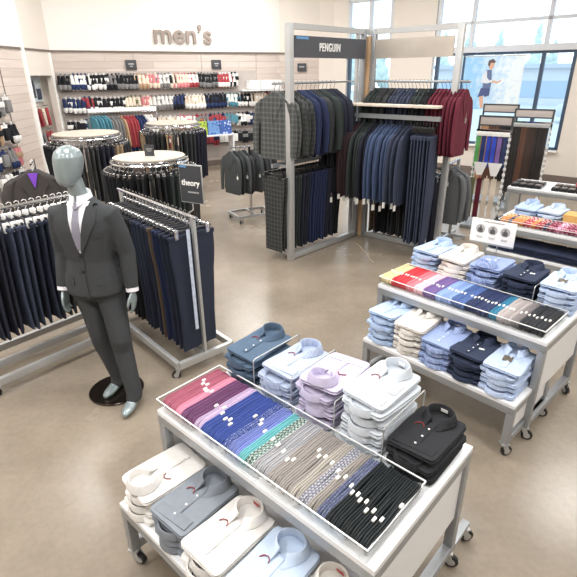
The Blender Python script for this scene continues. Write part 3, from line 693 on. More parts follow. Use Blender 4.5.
bp('hang_bar', MB().tube([rb(.12,.12,1.10),rb(RBL,.12,1.10)],.014,8).beam(rb(RBL,0,1.10),rb(RBL,.12,1.10),.02,.02).beam(rb(.1,0,1.1),rb(.12,.12,1.1),.02,.02), M['steel'])
bp('back_post', MB().box((LBL-.22,.0,FH/2),(.04,.04,FH)), M['steel_light'])

def seq(*pairs):
    out=[]
    for c,n in pairs: out += [c]*n
    return out
def cat_lab(c, noun, i, end, where): return '%s %s, %s from %s %s'%(c,noun,ordn(i),end,where)
rg=random.Random(3)
cols=seq(('grey plaid',2),('dark plaid',3),('bright navy',3),('charcoal',2),('dark green grey',2),('ink navy',3))
for i,c in enumerate(cols):
    hung_jacket(LB.w(-.03+.080*i,.22,2.16), lang+PI/2+PI+.12+rg.uniform(-.06,.06), cl[c], cat_lab(c,'jacket',i,'front post','under the name sign'), 'jackets under the name sign', i, sy=.75, sx=1.14, sz=1.03)
cols=seq(('dark plaid',3),('dark green grey',4),('ink navy',3),('bright navy',6),('ink navy',3),('black',3))
for i,c in enumerate(cols):
    hung_trousers(LB.w(-.10+.055*i,.20,1.235), lang+PI/2+PI+rg.uniform(-.06,.06), cl[c], cat_lab(c,'trousers',i,'front post','below the jackets'), 'trousers under the name sign', i, sz=.98, sx=.95, sy=.9, tagpos=(.02,-.025,-.9) if i%5==0 else None, hmat=M['black_plastic'])
cols=seq(('dark green grey',3),('charcoal',4),('slate navy',6),('dark green grey',3),('black',2),('maroon',8))
for i,c in enumerate(cols):
    last=i==len(cols)-1
    hung_jacket(RB.w(.12+.0505*i,.05,2.16), rang+PI/2+rg.uniform(-.05,.05), cl[c], cat_lab(c,'jacket',i,'oak corner','on the topmost bar'), 'jackets above the shelf', i, sy=.52, tagpos=(.03,-.06,-.40) if last else None, sz=1.02)
cols=seq(('black',5),('dark maroon',4),('dark green grey',3),('ink navy',2),('steel blue',6),('slate navy',3))
for i,c in enumerate(cols):
    hung_jacket(RB.w(-.27+.0525*i,-.29,1.765), rang+PI/2-.05+rg.uniform(-.06,.06), cl[c], cat_lab(c,'jacket',i,'oak corner','below the shelf'), 'jackets below the shelf', i, sy=.46, sz=1.28, sx=1.2, tagpos=(-rg.uniform(.25,.295),-.04,rg.uniform(-.85,-.79)), tagrz=-.75)
for i in range(7):
    hung_trousers(RB.w(.955+.042*i,-.29,1.765), rang+PI/2+.2+rg.uniform(-.05,.05), cl['slate navy'], cat_lab('slate navy','long trousers',i,'jackets','below the shelf'), 'long trousers below the shelf', i, sz=1.36, sx=1.05, sy=.9, tagpos=(.05,-.03,-.18) if i==5 else None, hmat=M['black_plastic'])
cols=seq(('brown',2),('black',3),('charcoal',5),('brown',2),('ink navy',5))
for i,c in enumerate(cols):
    hung_trousers(RB.w(.20+.06*i,.12,1.11), rang+PI/2+rg.uniform(-.05,.05), cl[c], cat_lab(c,'trousers',i,'oak corner','low behind the jackets'), 'trousers low in the right bay', i, sz=.88, sx=.9)

# ---------------------------------------------------------------- straight trouser racks
def straight_rack(name,label,fr,L,W,z,sign=None):
    """x along the bar, y across; base frame on casters"""
    t=thing(name,label,'clothes rack',fr.w(0,0,0),fr.a,'straight trouser racks')
    for y in (-W/2,0,W/2): put('base_rail', MB().beam((0,y,.11),(L,y,.11),.04,.06,0,.003), M['steel_light'], t)
    for x in (0,L): put('base_end_rail', MB().beam((x,-W/2,.11),(x,W/2,.11),.04,.06,0,.003), M['steel_light'], t)
    for x in (.015,L-.015):
        for y in (-W/2+.0,W/2): caster(t,(x,y,-.012+.0),rg.uniform(0,6))
        put('post', MB().box((x,0,(z-.1)/2+.1),(.035,.025,z-.1+.01),0,.003), M['steel_light'], t)
    put('hang_bar', MB().tube([(-.04,0,z),(L+.04,0,z)],.0135,10), M['chrome'], t)
    return t
# rack with the small grey sign
TA=math.atan2(.75,-.66)
TH=Fr((-.70,3.50),TA)
th=straight_rack('trouser_rack','chrome rack of navy trousers with a small grey name sign',TH,1.30,.52,1.30)
tsg=put('sign_stem', MB().tube([(.10,0,1.30),(.10,-.06,1.33),(.10,-.06,1.375)],.006,8), M['chrome'], th)
sp=TH.w(.10,-.06,1.39)
ts=thing('rack_sign','small charcoal name sign in a chrome holder above navy trousers','sign',sp,-.5)
put('holder', MB().box((0,.006,.135),(.215,.008,.29),0,.002), M['steel_light'], ts)
cd=put('card', MB().box((0,0,.135),(.20,.006,.272)), M['sign_dark'], ts)
put('lettering', text_mesh('theory',.062,.002,.0012), M['white'], cd, (0,-.005,.125), rot=(PI/2,0,0))
put('lettering', MB().box((.02,-.004,.075),(.10,.002,.010)), plain('pale grey print',(170,170,170),.6), cd)
put('blue_tab', MB().box((-.06,-.004,.262),(.06,.002,.014)), M['blue_tab'], cd)
cols=seq(('navy',3),('bright navy',2),('brown',1),('navy',5),('black',3),('ink navy',3),('charcoal',2))
for i,c in enumerate(cols):
    hung_trousers(TH.w(.06+.064*i,0,1.318), TA-PI/2+rg.uniform(-.07,.07), cl[c], cat_lab(c,'trousers',i,'near end','on small sign rack'), 'trousers on the grey sign rack', i, sz=.98, tagpos=(.04,-.03,-.92) if i%6==1 else None)
tag(put('size_strip', MB().box((0,0,-.42),(.028,.002,.84)), plain('pale blue size strip',(196,206,226),.6,noise=.2,nscale=30), None, TH.w(.0,.06,1.22), rot=(0,0,TA-PI/2)), 'pale blue size strip hanging at the end of the navy trouser rack','size strip')
# rack at the left edge behind the mannequin
LA=math.atan2(.78,.63)
LR=Fr((-2.48,3.28),LA)
straight_rack('trouser_rack','chrome rack of dark trousers at the left edge, behind the mannequin',LR,1.15,.54,1.35)
cols=seq(('ink navy',6),('slate navy',3),('navy',3),('charcoal',3),('dark brown grey',4))
for i,c in enumerate(cols):
    hung_trousers(LR.w(.05+.058*i,0,1.368), LA-PI/2+rg.uniform(-.06,.06), cl[c], cat_lab(c,'trousers',i,'left end','behind the mannequin'), 'trousers behind the mannequin', i, sz=.87, sx=1.05, hmat=M['white'])
# jacket with a purple shirt just beyond it
hs=thing('garment_stand','chrome stand holding a brown grey jacket beyond the left trouser rack','clothes rack',(-2.58,5.0,0),.3)
put('post', MB().tube([(0,.05,.03),(0,.05,1.5)],.014,10), M['chrome'], hs); put('base', MB().disc((0,.05,.015),.2,.03), M['steel'], hs); put('arm', MB().tube([(0,.05,1.49),(0,-.12,1.47)],.01,8), M['chrome'], hs)
for i,(c,y) in enumerate((('dark brown grey',-.10),('charcoal',-.02))):
    p=(-2.58-y*math.sin(.3)*1.0, 5.0+y*math.cos(.3), 1.485)
    hung_jacket(p,.3,cl[c],('dark brown grey jacket over a purple shirt, beyond the left trouser rack','charcoal jacket behind the purple shirt, beyond the left trouser rack')[i],'jackets on the far left stand',i,sy=.8,sx=1.15,shirt=F('purple shirt cloth',(124,74,186)) if i==0 else None,hmat=M['white'])

# ---------------------------------------------------------------- round racks
def round_rack(label,cx,cy,r,z,n,cols,desc,grp,a0,a1,seedv):
    t=thing('round_rack',label,'clothes rack',(cx,cy,0),0,'round trouser racks')
    put('table_top', MB().disc((0,0,z+.055),r-.035,.022,64), M['table_top'], t)
    put('ring', MB().tube([(r*math.cos(2*PI*j/56),r*math.sin(2*PI*j/56),z) for j in range(56)],.016,10,closed=True).tube([((r-.05)*math.cos(2*PI*j/56),(r-.05)*math.sin(2*PI*j/56),z+.03) for j in range(56)],.010,8,closed=True), M['chrome'], t)
    put('post', MB().tube([(0,0,.08),(0,0,z+.045)],.025,14), M['chrome'], t)
    for k in range(4):
        a=PI/2*k+.4; put('support_arm', MB().beam((0,0,z),(r*math.cos(a),r*math.sin(a),z),.02,.02), M['chrome'], t)
        put('foot', MB().beam((0,0,.1),(.42*math.cos(a),.42*math.sin(a),.1),.035,.03), M['chrome'], t); caster(t,(.41*math.cos(a),.41*math.sin(a),-.012),a)
    q=random.Random(seedv)
    for i in range(n):
        a=a0+(a1-a0)*i/(n-1); c=cols[i*len(cols)//n]
        # parked on the ring with the waist pointing outwards
        hung_trousers((cx+(r)*math.cos(a),cy+(r)*math.sin(a),z+.018), a+q.uniform(-.12,.12), cl[c], cat_lab(c,'trousers',i,'left',desc), grp, i, sx=.66, sz=.92)
round_rack('round chrome trouser rack with off white top and small sign card, nearest',-1.84,6.62,.50,1.22,30,seq(('charcoal',4),('black',7),('dark green grey',3),('dark brown grey',2),('navy',4)),'on nearest round rack','trousers on the nearest round rack',PI*.95,PI*2.25,1)
round_rack('round chrome trouser rack directly behind the head of the mannequin',-3.47,8.72,.58,1.30,30,seq(('black',6),('charcoal',6),('ink navy',2),('tan',1),('charcoal',3),('dark brown grey',2)),'behind mannequin head','trousers on the rack behind the head',PI*.95,PI*2.2,2)
round_rack('round chrome trouser rack farthest away, before the slipper wall',-2.38,10.55,.56,1.30,28,seq(('black',3),('tan',1),('charcoal',3),('tan',1),('charcoal',3),('ink navy',4),('tan',2)),'on farthest round rack','trousers on the farthest round rack',PI*.95,PI*2.2,3)
sc_=thing('table_sign','small dark sign card standing on the nearest round rack','sign',(-1.80,6.5,1.287),-.1)
put('card', MB().box((0,0,.08),(.13,.006,.15)), M['sign_dark'], sc_); put('foot', MB().box((0,0,.004),(.12,.06,.006)), M['acrylic_edge'], sc_); put('print', MB().box((0,-.004,.10),(.08,.002,.010)).box((0,-.004,.075),(.06,.002,.008)), plain('pale grey print',(170,170,170),.6), sc_)

# small four-way rack left of the bay
fw=thing('four_way_rack','low chrome four-way rack of grey coats left of the bay','clothes rack',(-.62,8.05,0),.5)
put('post', MB().box((0,0,.64),(.04,.04,1.12)), M['chrome'], fw)
put('base', MB().beam((-.32,-.22,.11),(.32,-.22,.11),.03,.04).beam((-.32,.22,.11),(.32,.22,.11),.03,.04).beam((-.32,-.22,.11),(-.32,.22,.11),.03,.04).beam((.32,-.22,.11),(.32,.22,.11),.03,.04).beam((0,-.22,.11),(0,.22,.11),.03,.04), M['steel_light'], fw)
for x in (-.3,.3):
    for y in (-.22,.22): caster(fw,(x,y,-.012),.5)
put('arm', MB().tube([(-.36,0,1.20),(.36,0,1.20)],.011,8), M['chrome'], fw)
fwf=Fr((-.62,8.05),.5)
for i,x in enumerate((-.32,-.24,-.16,-.08,.08,.16,.24,.32)):
    hung_jacket(fwf.w(x,0,1.215),.5+PI/2+PI+.25,cl[('dark grey','charcoal','dark grey','charcoal')[i%4]],cat_lab(('dark grey','charcoal','dark grey','charcoal')[i%4],'coat',i,'left','on the four-way rack'),'coats on the four-way rack',i,sy=.7,sz=.88,sx=.9,tagpos=(.2,-.03,-.5) if i%2==0 else None)
# grey jackets right of the bay
gs=thing('garment_stand','low chrome stand of grey jackets at the right end of the bay','clothes rack',(2.42,6.95,0),-.65)
put('base', MB().beam((-.25,0,.04),(.25,0,.04),.04,.04).beam((0,-.25,.04),(0,.25,.04),.04,.04), M['steel_light'], gs); put('post', MB().box((0,.02,.58),(.035,.035,1.12)), M['steel_light'], gs); put('arm', MB().tube([(0,.02,1.14),(0,-.36,1.12)],.012,8), M['chrome'], gs)
gf=Fr((2.42,6.95),-.65)
for i in range(4):
    hung_jacket(gf.w(0,-.32+.085*i,1.135),-.65+.1,cl['mid grey'],cat_lab('mid grey','jacket',i,'front','on the low stand beside maroon jackets'),'jackets on the low stand',i,sy=.8,sx=.85,tagpos=(.0,-.06,-.25) if i==0 else None,shirt=None)
# ---------------------------------------------------------------- mannequin
def remesh(mb, voxel, smooth, name):
    me=mb.mesh(name,180); o=bpy.data.objects.new('tmp',me); COL.objects.link(o)
    m=o.modifiers.new('r','REMESH'); m.mode='VOXEL'; m.voxel_size=voxel
    if smooth:
        s=o.modifiers.new('s','SMOOTH'); s.factor=.5; s.iterations=smooth
    bpy.context.view_layer.update()
    out=bpy.data.meshes.new_from_object(o.evaluated_get(bpy.context.evaluated_depsgraph_get())); out.name=name
    bpy.data.objects.remove(o); bpy.data.meshes.remove(me)
    out.polygons.foreach_set('use_smooth',[True]*len(out.polygons)); return out
def ell(c,hx,hy,n=28,p=2.3):
    return [(x,y,c[2]) for x,y,_ in superring(hx,hy,0,n,p,c[0],c[1])]
MX,MY,MZR=-1.365,3.165,-.12
ma=thing('mannequin','silver grey faceless mannequin in charcoal suit, white shirt and grey tie','mannequin',(MX,MY,0),MZR)
put('base_plate', MB().disc((-.0,0,.008),.207,.016,64,.004), M['disc'], ma)
# body: one continuous surface
def vz(z): return z
HX,HY,HZ=-.028,-.03,1.745
b=MB()
hd=[(-.118,.030,.036,-.030),(-.105,.046,.056,-.028),(-.085,.058,.076,-.022),(-.055,.067,.090,-.012),(-.02,.073,.099,-.002),(.02,.077,.104,.006),(.06,.077,.102,.010),(.092,.066,.088,.010),(.115,.046,.062,.009),(.128,.020,.028,.008)]
tl=.10   # chin turned slightly
rings=[]
for z,hx,hy,yo in hd:
    rings.append([(HX+x*math.cos(-.25)-(y+yo)*math.sin(-.25), HY+x*math.sin(-.25)+(y+yo)*math.cos(-.25), HZ+z) for x,y,_ in superring(hx,hy,0,28,2.2)])
b.loft(rings)
b.loft([ell((0,.005,1.46),.085,.075),ell((0,.0,1.52),.058,.060),ell((-.008,-.008,1.58),.052,.056),ell((-.020,-.016,1.67),.050,.055)])
b.loft([ell((0,0,.86),.14,.10),ell((0,0,.98),.165,.115),ell((0,0,1.12),.145,.10),ell((0,0,1.30),.175,.115),ell((0,0,1.42),.175,.095),ell((0,.005,1.49),.10,.07)])
# arms: viewer left, viewer right
ARMS={-1:[(-.165,.0,1.435),(-.215,.02,1.15),(-.222,-.055,.90)], 1:[(.165,.0,1.435),(.240,.035,1.15),(.262,-.01,.89)]}
for s,(a,e,w) in ARMS.items():
    b.tube([a,e,w],[.052,.042,.030],14)
    wv=Vector(w); d=Vector((s*.03,-.10,-1)).normalized()
    pm=[wv,wv+d*.03,wv+d*.07,wv+d*.10]
    b.loft([[tuple(p+Vector((hx*math.cos(2*PI*j/14)*.45, hx*math.sin(2*PI*j/14),0))) for j in range(14)] for p,hx in zip(pm,(.028,.036,.044,.040))])
    kn=wv+d*.098
    for k,(oy,L,rr) in enumerate(((-.031,.072,.0088),(-.010,.082,.0092),(.011,.077,.0090),(.031,.060,.0080))):
        p0=kn+Vector((0,oy,0)); p1=p0+d*L*.5+Vector((-s*.004,-.001,0)); p2=p1+d*L*.3+Vector((-s*.013,0,.0)); p3=p2+d*L*.2+Vector((-s*.011,0,.003))
        b.tube([p0-d*.02,p0,p1,p2,p3],[rr,rr*1.08,rr,rr*.9,rr*.7],10)
    t0=wv+d*.03+Vector((0,-.024,0)); t1=wv+d*.065+Vector((-s*.012,-.052,0)); t2=wv+d*.098+Vector((-s*.018,-.062,0)); t3=wv+d*.118+Vector((-s*.022,-.060,0))
    b.tube([t0,t1,t2,t3],[.014,.0125,.010,.0075],10)
# legs and shoes
LEGS={-1:[(-.080,0,.90),(-.035,-.015,.50),(.015,.040,.085)], 1:[(.088,0,.90),(.155,-.085,.50),(.225,-.155,.085)]}
FEET=[]
for s,(h_,k_,a_) in LEGS.items():
    b.tube([h_,k_,a_],[.085,.055,.036],16)
    ft=Vector((a_[0],a_[1],0)); dr=Vector((-.22 if s<0 else -.05,-1,0)).normalized(); sd=Vector((-dr.y,dr.x,0))
    prof=[(-.075,.020,.030,.036),(-.06,.032,.045,.047),(-.02,.036,.052,.055),(.04,.036,.040,.042),(.09,.043,.030,.032),(.14,.040,.024,.026),(.175,.026,.018,.020),(.188,.012,.012,.014)]
    b.loft([[tuple(ft+dr*q+sd*(hw*math.cos(2*PI*j/18))+Vector((0,0,.017+zc+hz*math.sin(2*PI*j/18)))) for j in range(18)] for q,hw,hz,zc in prof])
body=remesh(b,.0052,3,'body'); put('body',body,M['mann'],ma)
# trousers
SU=F('charcoal wool suiting',(64,66,68),rnd=.0); SU2=SU
b=MB()
b.loft([ell((0,0,1.06),.175,.125),ell((0,0,.98),.185,.135),ell((0,0,.90),.19,.14),ell((0,-.01,.84),.16,.125)])
for s,(h_,k_,a_) in LEGS.items():
    hv,kv,av=Vector(h_),Vector(k_),Vector(a_)
    pts=[(hv+Vector((0,0,.05)),.092,.110),(hv+Vector((0,0,-.06)),.094,.110),(hv.lerp(kv,.5),.082,.094),(kv+Vector((0,-.008,.03)),.072,.080),(kv+Vector((0,.004,-.06)),.068,.075),(kv.lerp(av,.55),.060,.070),(av+Vector((0,.0,.03)),.054,.070),(av+Vector((0,-.012,-.022)),.055,.076)]
    b.loft([[tuple(p+Vector((x,y,0))) for x,y,_ in superring(hx,hy,0,26,2.1)] for p,hx,hy in pts])
tr=remesh(b,.009,4,'trousers'); put('trousers',tr,SU,ma)
# jacket
b=MB()
tor=[(.875,.190,.145,-.012),(.89,.197,.150,-.012),(.94,.198,.148,-.008),(1.0,.190,.140,-.004),(1.12,.164,.122,0),(1.24,.186,.132,0),(1.34,.210,.134,0),(1.41,.212,.122,.002),(1.455,.188,.102,.004),(1.49,.145,.085,.006),(1.52,.095,.072,.008),(1.545,.068,.062,.006)]
b.loft([ell((0,y,z),hx,hy,36,2.4) for z,hx,hy,y in tor])
for s,(a,e,w) in ARMS.items():
    av,ev,wv=Vector(a),Vector(e),Vector(w)
    b.tube([av+Vector((-s*.06,0,-.01)),av+Vector((s*.012,0,-.006)),av.lerp(ev,.5)+Vector((s*.012,0,0)),ev,ev.lerp(wv,.55),wv+Vector((0,0,.012))],[.078,.078,.068,.060,.053,.046],20)
jk=remesh(b,.0085,5,'jacket'); jo=put('jacket',jk,SU,ma)
bmj=bmesh.new(); bmj.from_mesh(jk); bvh=BVHTree.FromBMesh(bmj)
def drape(pts_fn, nu, nv, off, th, name, mat, parent):
    """a cloth patch laid on the front of the jacket: pts_fn(u,v) gives x,z"""
    vs=[]; 
    for layer in (off,off-th):
        for i in range(nu+1):
            for j in range(nv+1):
                x,z=pts_fn(i/nu,j/nv); h=bvh.ray_cast(Vector((x,-1,z)),Vector((0,1,0)))
                y=h[0].y if h[0] else -.05
                vs.append((x,y-layer,z))
    N_=(nu+1)*(nv+1); fs=[]
    for i in range(nu):
        for j in range(nv):
            a=i*(nv+1)+j; q=(a,a+1,a+nv+2,a+nv+1); fs.append(q); fs.append(tuple(N_+k for k in reversed(q)))
    edge=[i*(nv+1) for i in range(nu+1)]+[nu*(nv+1)+j for j in range(1,nv+1)]+[i*(nv+1)+nv for i in range(nu-1,-1,-1)]+[j for j in range(nv-1,0,-1)]
    for k in range(len(edge)): a,b2=edge[k],edge[(k+1)%len(edge)]; fs.append((a,b2,N_+b2,N_+a))
    return put(name, MB().add(vs,fs).mesh(name,50), mat, parent)
def lerp(a,b,t): return a+(b-a)*t
SHT=F('crisp white shirt',(236,234,240),rnd=0); TIE=F('grey silk tie',(126,124,138),(150,148,160),'diag',60,.5,rnd=0)
VT,VB=1.525,1.195
drape(lambda u,v:(lerp(-.078,.078,u)*(1-v)+lerp(-.006,.006,u)*v+0, lerp(VT,VB,v)),10,16,.004,.003,'shirt_front',SHT,jo)
drape(lambda u,v:((u-.5)*2*(.018+.016*min(1,v*1.2)) *(1 if v<.9 else 1-(v-.9)*3)+.0, lerp(1.492,1.215,v)),4,16,.010,.005,'tie',TIE,jo)
drape(lambda u,v:((u-.5)*2*lerp(.024,.015,v), lerp(1.522,1.487,v)),4,4,.020,.012,'tie_knot',TIE,jo)
for s in (-1,1):
    def lap(u,v,s=s):
        z=lerp(1.50,1.185,v); xin=lerp(.066,.004,v); 
        w=(.055+.03*(v/.28) if v<.28 else .085*(1-((v-.28)/.72))**.8)*1.0
        return (s*(xin+w*u), z+ (0.018*u if v<.28 else 0))
    drape(lap,6,20,.011,.006,'lapel',SU,jo)
# right-over-left front edge, buttons, pockets
drape(lambda u,v:(lerp(-.012,.012,u)+.05*max(0,v-.55)**1.5*1.2, lerp(1.19,.885,v)),3,16,.008,.006,'front_edge',SU,jo)
for z in (1.175,1.065):
    h=bvh.ray_cast(Vector((.0,-1,z)),Vector((0,1,0)))[0]; put('button', MB().cyl((.0,h.y-.012,z),.010,.006,16,axis='y'), M['black_plastic'], jo)
for s in (-1,1): drape(lambda u,v,s=s:(s*lerp(.080,.175,u), lerp(1.015,.965,v)+.01*u),6,3,.007,.005,'pocket_flap',SU,jo)
drape(lambda u,v:(lerp(.095,.165,u), lerp(1.318,1.294,v)+.012*u),4,2,.006,.004,'chest_pocket',SU,jo)
bmj.free()
# shirt collar and cuffs
co_=MB(); rings=[]
for i in range(31):
    a=-PI/2+.16+(2*PI-.32)*i/30; c,s=math.cos(a),math.sin(a); fr=(abs(i-15)/15)**5
    def P(rr,z,dy=0): return (rr*1.0*c,-.002+rr*1.06*s+dy,z)
    zt=1.588-.028*(1+(-s))*.5
    rings.append([P(.059,1.52),P(.060,zt),P(.063,zt+.003),P(.067,zt-.004),P(.075+.003*fr,1.530-.034*fr,-.012*fr),P(.072,1.528-.034*fr,-.010*fr),P(.063,zt-.012),P(.062,1.52)])
co_.loft(rings); put('shirt_collar', co_.mesh('shirt_collar',60), SHT, jo)
for s,(a,e,w) in ARMS.items():
    wv=Vector(w); ev=Vector(e); d=(wv-ev).normalized()
    put('shirt_cuff', MB().tube([wv-d*.03,wv+d*.012,wv+d*.014],[.044,.044,.036],20), SHT, jo)
# ---------------------------------------------------------------- signs and goods on the mens wall
def on_wall(s,z,off): p=Mp(s,off); return (p.x,p.y,z)
o=put('wall_lettering', text_mesh('men\u2019s',.54,.02,.010,1.03), M['letter'], None, on_wall(2.98,2.95,.03), rot=(PI/2,0,mang)); o.scale=(1.12,1.05,1)
tag(o,"large taupe raised lettering high on the white wall",'lettering')
for i,(s,z) in enumerate(((1.67,2.475),(3.78,2.48))):
    t=thing('department_sign','small dark department sign on the plank wall, '+('above the left slippers' if i==0 else 'to the right of the lettering'),'sign',on_wall(s,z,.03),mang,'dark department signs')
    put('board', MB().box((0,0,0),(.25,.02,.21),0,.002), M['sign_dark'], t)
    put('print', MB().box((0,-.012,.02),(.12,.003,.028)).box((0,-.012,-.03),(.07,.003,.02)), plain('pale grey print',(170,170,170),.6), t)
t=thing('department_sign','small dark department sign seen below the charcoal name board','sign',(.42,14.27,2.40),0); put('board', MB().box((0,0,0),(.24,.02,.2)), M['sign_dark'], t); put('print', MB().box((0,-.012,.015),(.14,.003,.03)), plain('pale grey print',(170,170,170),.6), t)
# peg rows: hanging slippers and socks
def pair_mesh(k):
    mb=MB()
    if k==0:   # slippers, toes down
        for s in (-1,1):
            mb.loft([[(s*.034+hx*math.cos(2*PI*j/12), -.05+yo+.022*math.sin(2*PI*j/12)*q, z) for j in range(12)] for z,hx,yo,q in ((-.27,.012,0,.6),(-.25,.028,-.004,1.1),(-.20,.034,-.01,1.6),(-.14,.031,-.006,1.4),(-.08,.027,0,1.),(-.03,.026,0,.9),(-.015,.014,0,.6))])
            mb.loft([[(s*.034+hx*math.cos(2*PI*j/12), -.058+yo+.02*math.sin(2*PI*j/12), z) for j in range(12)] for z,hx,yo in ((-.255,.018,-.012),(-.235,.031,-.018),(-.19,.036,-.022),(-.165,.030,-.016))],1)
    elif k==1: # folded socks with a band
        for s in (-1,1):
            mb.box((s*.03,-.045,-.13),(.055,.035,.24),0,.012)
        mb.box((0,-.046,-.10),(.128,.044,.07),1,.004)
    else:      # carded pack
        mb.box((0,-.04,-.12),(.115,.012,.22),1,.002); mb.box((0,-.06,-.13),(.095,.035,.16),0,.012)
    mb.tube([(0,.0,.0),(0,-.08,.002),(0,-.09,.012)],.003,5,2); mb.box((0,-.05,.0),(.03,.004,.04),1)
    return mb.mesh('hanging_pair',45)
PM=[pair_mesh(k) for k in range(3)]
gcol={'black':(34,34,38),'white':(230,228,224),'red':(160,66,72),'navy':(44,56,92),'grey':(128,126,126),'cream':(224,208,190),'pink':(206,130,134),'teal':(84,136,152),'tan':(176,146,116),'olive':(112,116,84)}
G={k:F(k+' knit',v,rnd=.15) for k,v in gcol.items()}
def goods_row(s0,s1,z,cols,rowdesc,grp,kinds,place,ang,noun='slipper pair'):
    n=len(cols); rg=random.Random(n*7+int(z*100))
    for i,(a,b_) in enumerate(cols):
        k=kinds[i%len(kinds)]; nm={0:'hanging_slippers',1:'hanging_socks',2:'carded_pack'}[k]; nn={0:'slippers',1:'socks',2:'carded pack'}[k]
        s=s0+(s1-s0)*(i+.5)/n
        o=put(nm, PM[k], [G[a],G[b_],M['chrome']], None, place(s,z+rg.uniform(-.012,.012)), ang+rg.uniform(-.12,.12), scale=(1.4,1.7,1.25))
        o.rotation_euler=(0,0,ang+rg.uniform(-.15,.15))
        tag(o,'%s and %s hanging %s, %s from left on %s'%(a,b_,nn,ordn(i),rowdesc) if a!=b_ else '%s hanging %s, %s from left on %s'%(a,nn,ordn(i),rowdesc),{0:'slippers',1:'socks',2:'pack'}[k],grp)
def peg_rail(name,lab,s0,s1,z):
    p=Mp((s0+s1)/2,.02); return tag(put(name, MB().box((0,0,.03),(s1-s0,.03,.05)).box((0,0,-.16),(s1-s0,.012,.34)), M['pegback'], None, (p.x,p.y,z), mang), lab,'display rail','display rails on the slipper wall')
pl=lambda s,z: on_wall(s,z,.034)
C_=[]
def rep(*a):
    out=[]
    for x,y,n in a: out+=[(x,y)]*n
    return out
r1=rep(('black','grey',3),('white','navy',4),('black','white',5),('grey','black',3),('black','grey',5))+rep(('cream','tan',3),('pink','cream',3),('white','grey',4),('black','cream',1),('cream','pink',4),('white','red',3),('black','grey',7),('red','white',4),('white','black',2))
struct('wall_slat_panel', MB().box((2.45,-.006,1.27),(4.85,.012,2.14)), M['pegback'], (P0.x,P0.y,0), mang)
peg_rail('peg_rail','pale display rail of the topmost slipper row',0.05,4.30,2.28); goods_row(.08,4.27,2.28,r1,'the topmost wall row','topmost slipper row',(0,0,1),pl,mang)
r2=rep(('navy','white',4),('red','navy',2),('black','white',8),('cream','olive',4),('pink','cream',2),('white','grey',6),('navy','black',3),('cream','white',5),('black','navy',6),('white','teal',4),('black','white',4),('cream','white',4),('red','black',2))
peg_rail('peg_rail','pale display rail of the second slipper row',0.05,5.30,1.80); goods_row(.08,5.27,1.80,r2,'the second wall row','second slipper row',(0,1,0),pl,mang)
r3=rep(('black','white',3),('white','navy',4),('navy','teal',3),('red','cream',3),('pink','white',4),('cream','white',5),('white','pink',4),('grey','red',3),('red','navy',4),('teal','grey',3),('white','black',3),('navy','white',3),('white','grey',3))
peg_rail('peg_rail','pale display rail of the third slipper row',0.05,5.30,1.32); goods_row(.08,5.27,1.32,r3,'the third wall row','third slipper row',(1,0,2),pl,mang)
r4=rep(('grey','black',5),('navy','white',5),('red','white',4),('cream','grey',4),('red','navy',5),('white','black',4),('black','grey',4))
peg_rail('peg_rail','pale display rail of the fourth slipper row',0.4,4.85,.86); goods_row(.45,4.8,.86,r4,'the fourth wall row','fourth slipper row',(2,1,2),pl,mang)
# white rail with boxes at the right of the wall
p=Mp(4.95,.16); tag(put('wall_shelf', MB().box((0,0,0),(1.2,.30,.03),0,.002), M['white_lam'], None, (p.x,p.y,1.86), mang),'white shelf on the plank wall left of the suit bay','shelf')
for i,s in enumerate((4.72,5.05,5.34)):
    p=Mp(s,.16); tag(put('storage_box', MB().box((0,0,.11),(.30,.24,.20),0,.004).box((0,0,.215),(.31,.25,.03),0,.003), M['white'], None, (p.x,p.y,1.876), mang),'white storage box, %s from left on the shelf by the bay'%ordn(i),'box','white boxes on the wall shelf')
# gift bags in lime and blue prints
bagm=MB().loft([[(x,y,z) for x,y in ((-.15,-.06-q),(.15,-.06-q),(.15,.06+q),(-.15,.06+q))] for z,q in ((0,0),(.04,.01),(.32,-.01))]).tube([(-.05,-.045,.31),(-.045,-.045,.37),(.045,-.045,.37),(.05,-.045,.31)],.004,6).mesh('printed_bag')
bt=thing('bag_stand','low wooden bench of printed bags before the slipper wall','bench',tuple(Mp(3.35,.62).to_3d()),mang)
put('bench_top', MB().box((0,0,.86),(1.05,.34,.03)), M['white_lam'], bt)
for x in (-.48,.48): put('leg', MB().box((x,0,.422),(.04,.30,.845)), M['white_lam'], bt)
bf=Fr(Mp(3.35,.62),mang)
for i,(c1,c2,nm) in enumerate((((176,196,84),(110,140,60),'lime green'),((120,160,214),(70,110,180),'light blue'),((70,100,170),(200,214,236),'blue'))):
    tag(put('printed_bag', bagm, F(nm+' printed bag',c1,c2,'dots',14,.6), None, bf.w(-.32+.32*i,0,.876), mang),'%s printed bag standing on the bench before the slipper wall'%nm,'bag','printed bags')
# chrome rack with small teal, red and navy knits
cr=thing('small_garment_rack','chrome rack of teal, grey and red hanging knits before the slipper wall','clothes rack',tuple(Mp(1.2,.75).to_3d()),mang)
put('hang_bar', MB().tube([(-.75,0,1.50),(.75,0,1.50)],.012,8), M['chrome'], cr)
for x in (-.75,.75):
    put('post', MB().box((x,0,.78),(.03,.03,1.50)), M['chrome'], cr); put('foot', MB().box((x,0,.02),(.05,.5,.04)), M['chrome'], cr)
put('header_board', MB().box((0,0,1.56),(1.5,.02,.08)), M['white'], cr)
crf=Fr(Mp(1.2,.75),mang)
for i,(c,n2) in enumerate(rep(('teal','teal',5),('grey','grey',4),('tan','tan',1),('red','red',4),('navy','navy',3),('white','white',3))):
    k_=crf.w(-.68+.068*i,0,1.50)
    hung_jacket(k_,mang+PI/2+.5,G[c],'%s knit top, %s from left on rack before the slipper wall'%(c,ordn(i)),'knit tops before the slipper wall',i,sy=.55,sx=.62,sz=.6 if i<5 else .9)
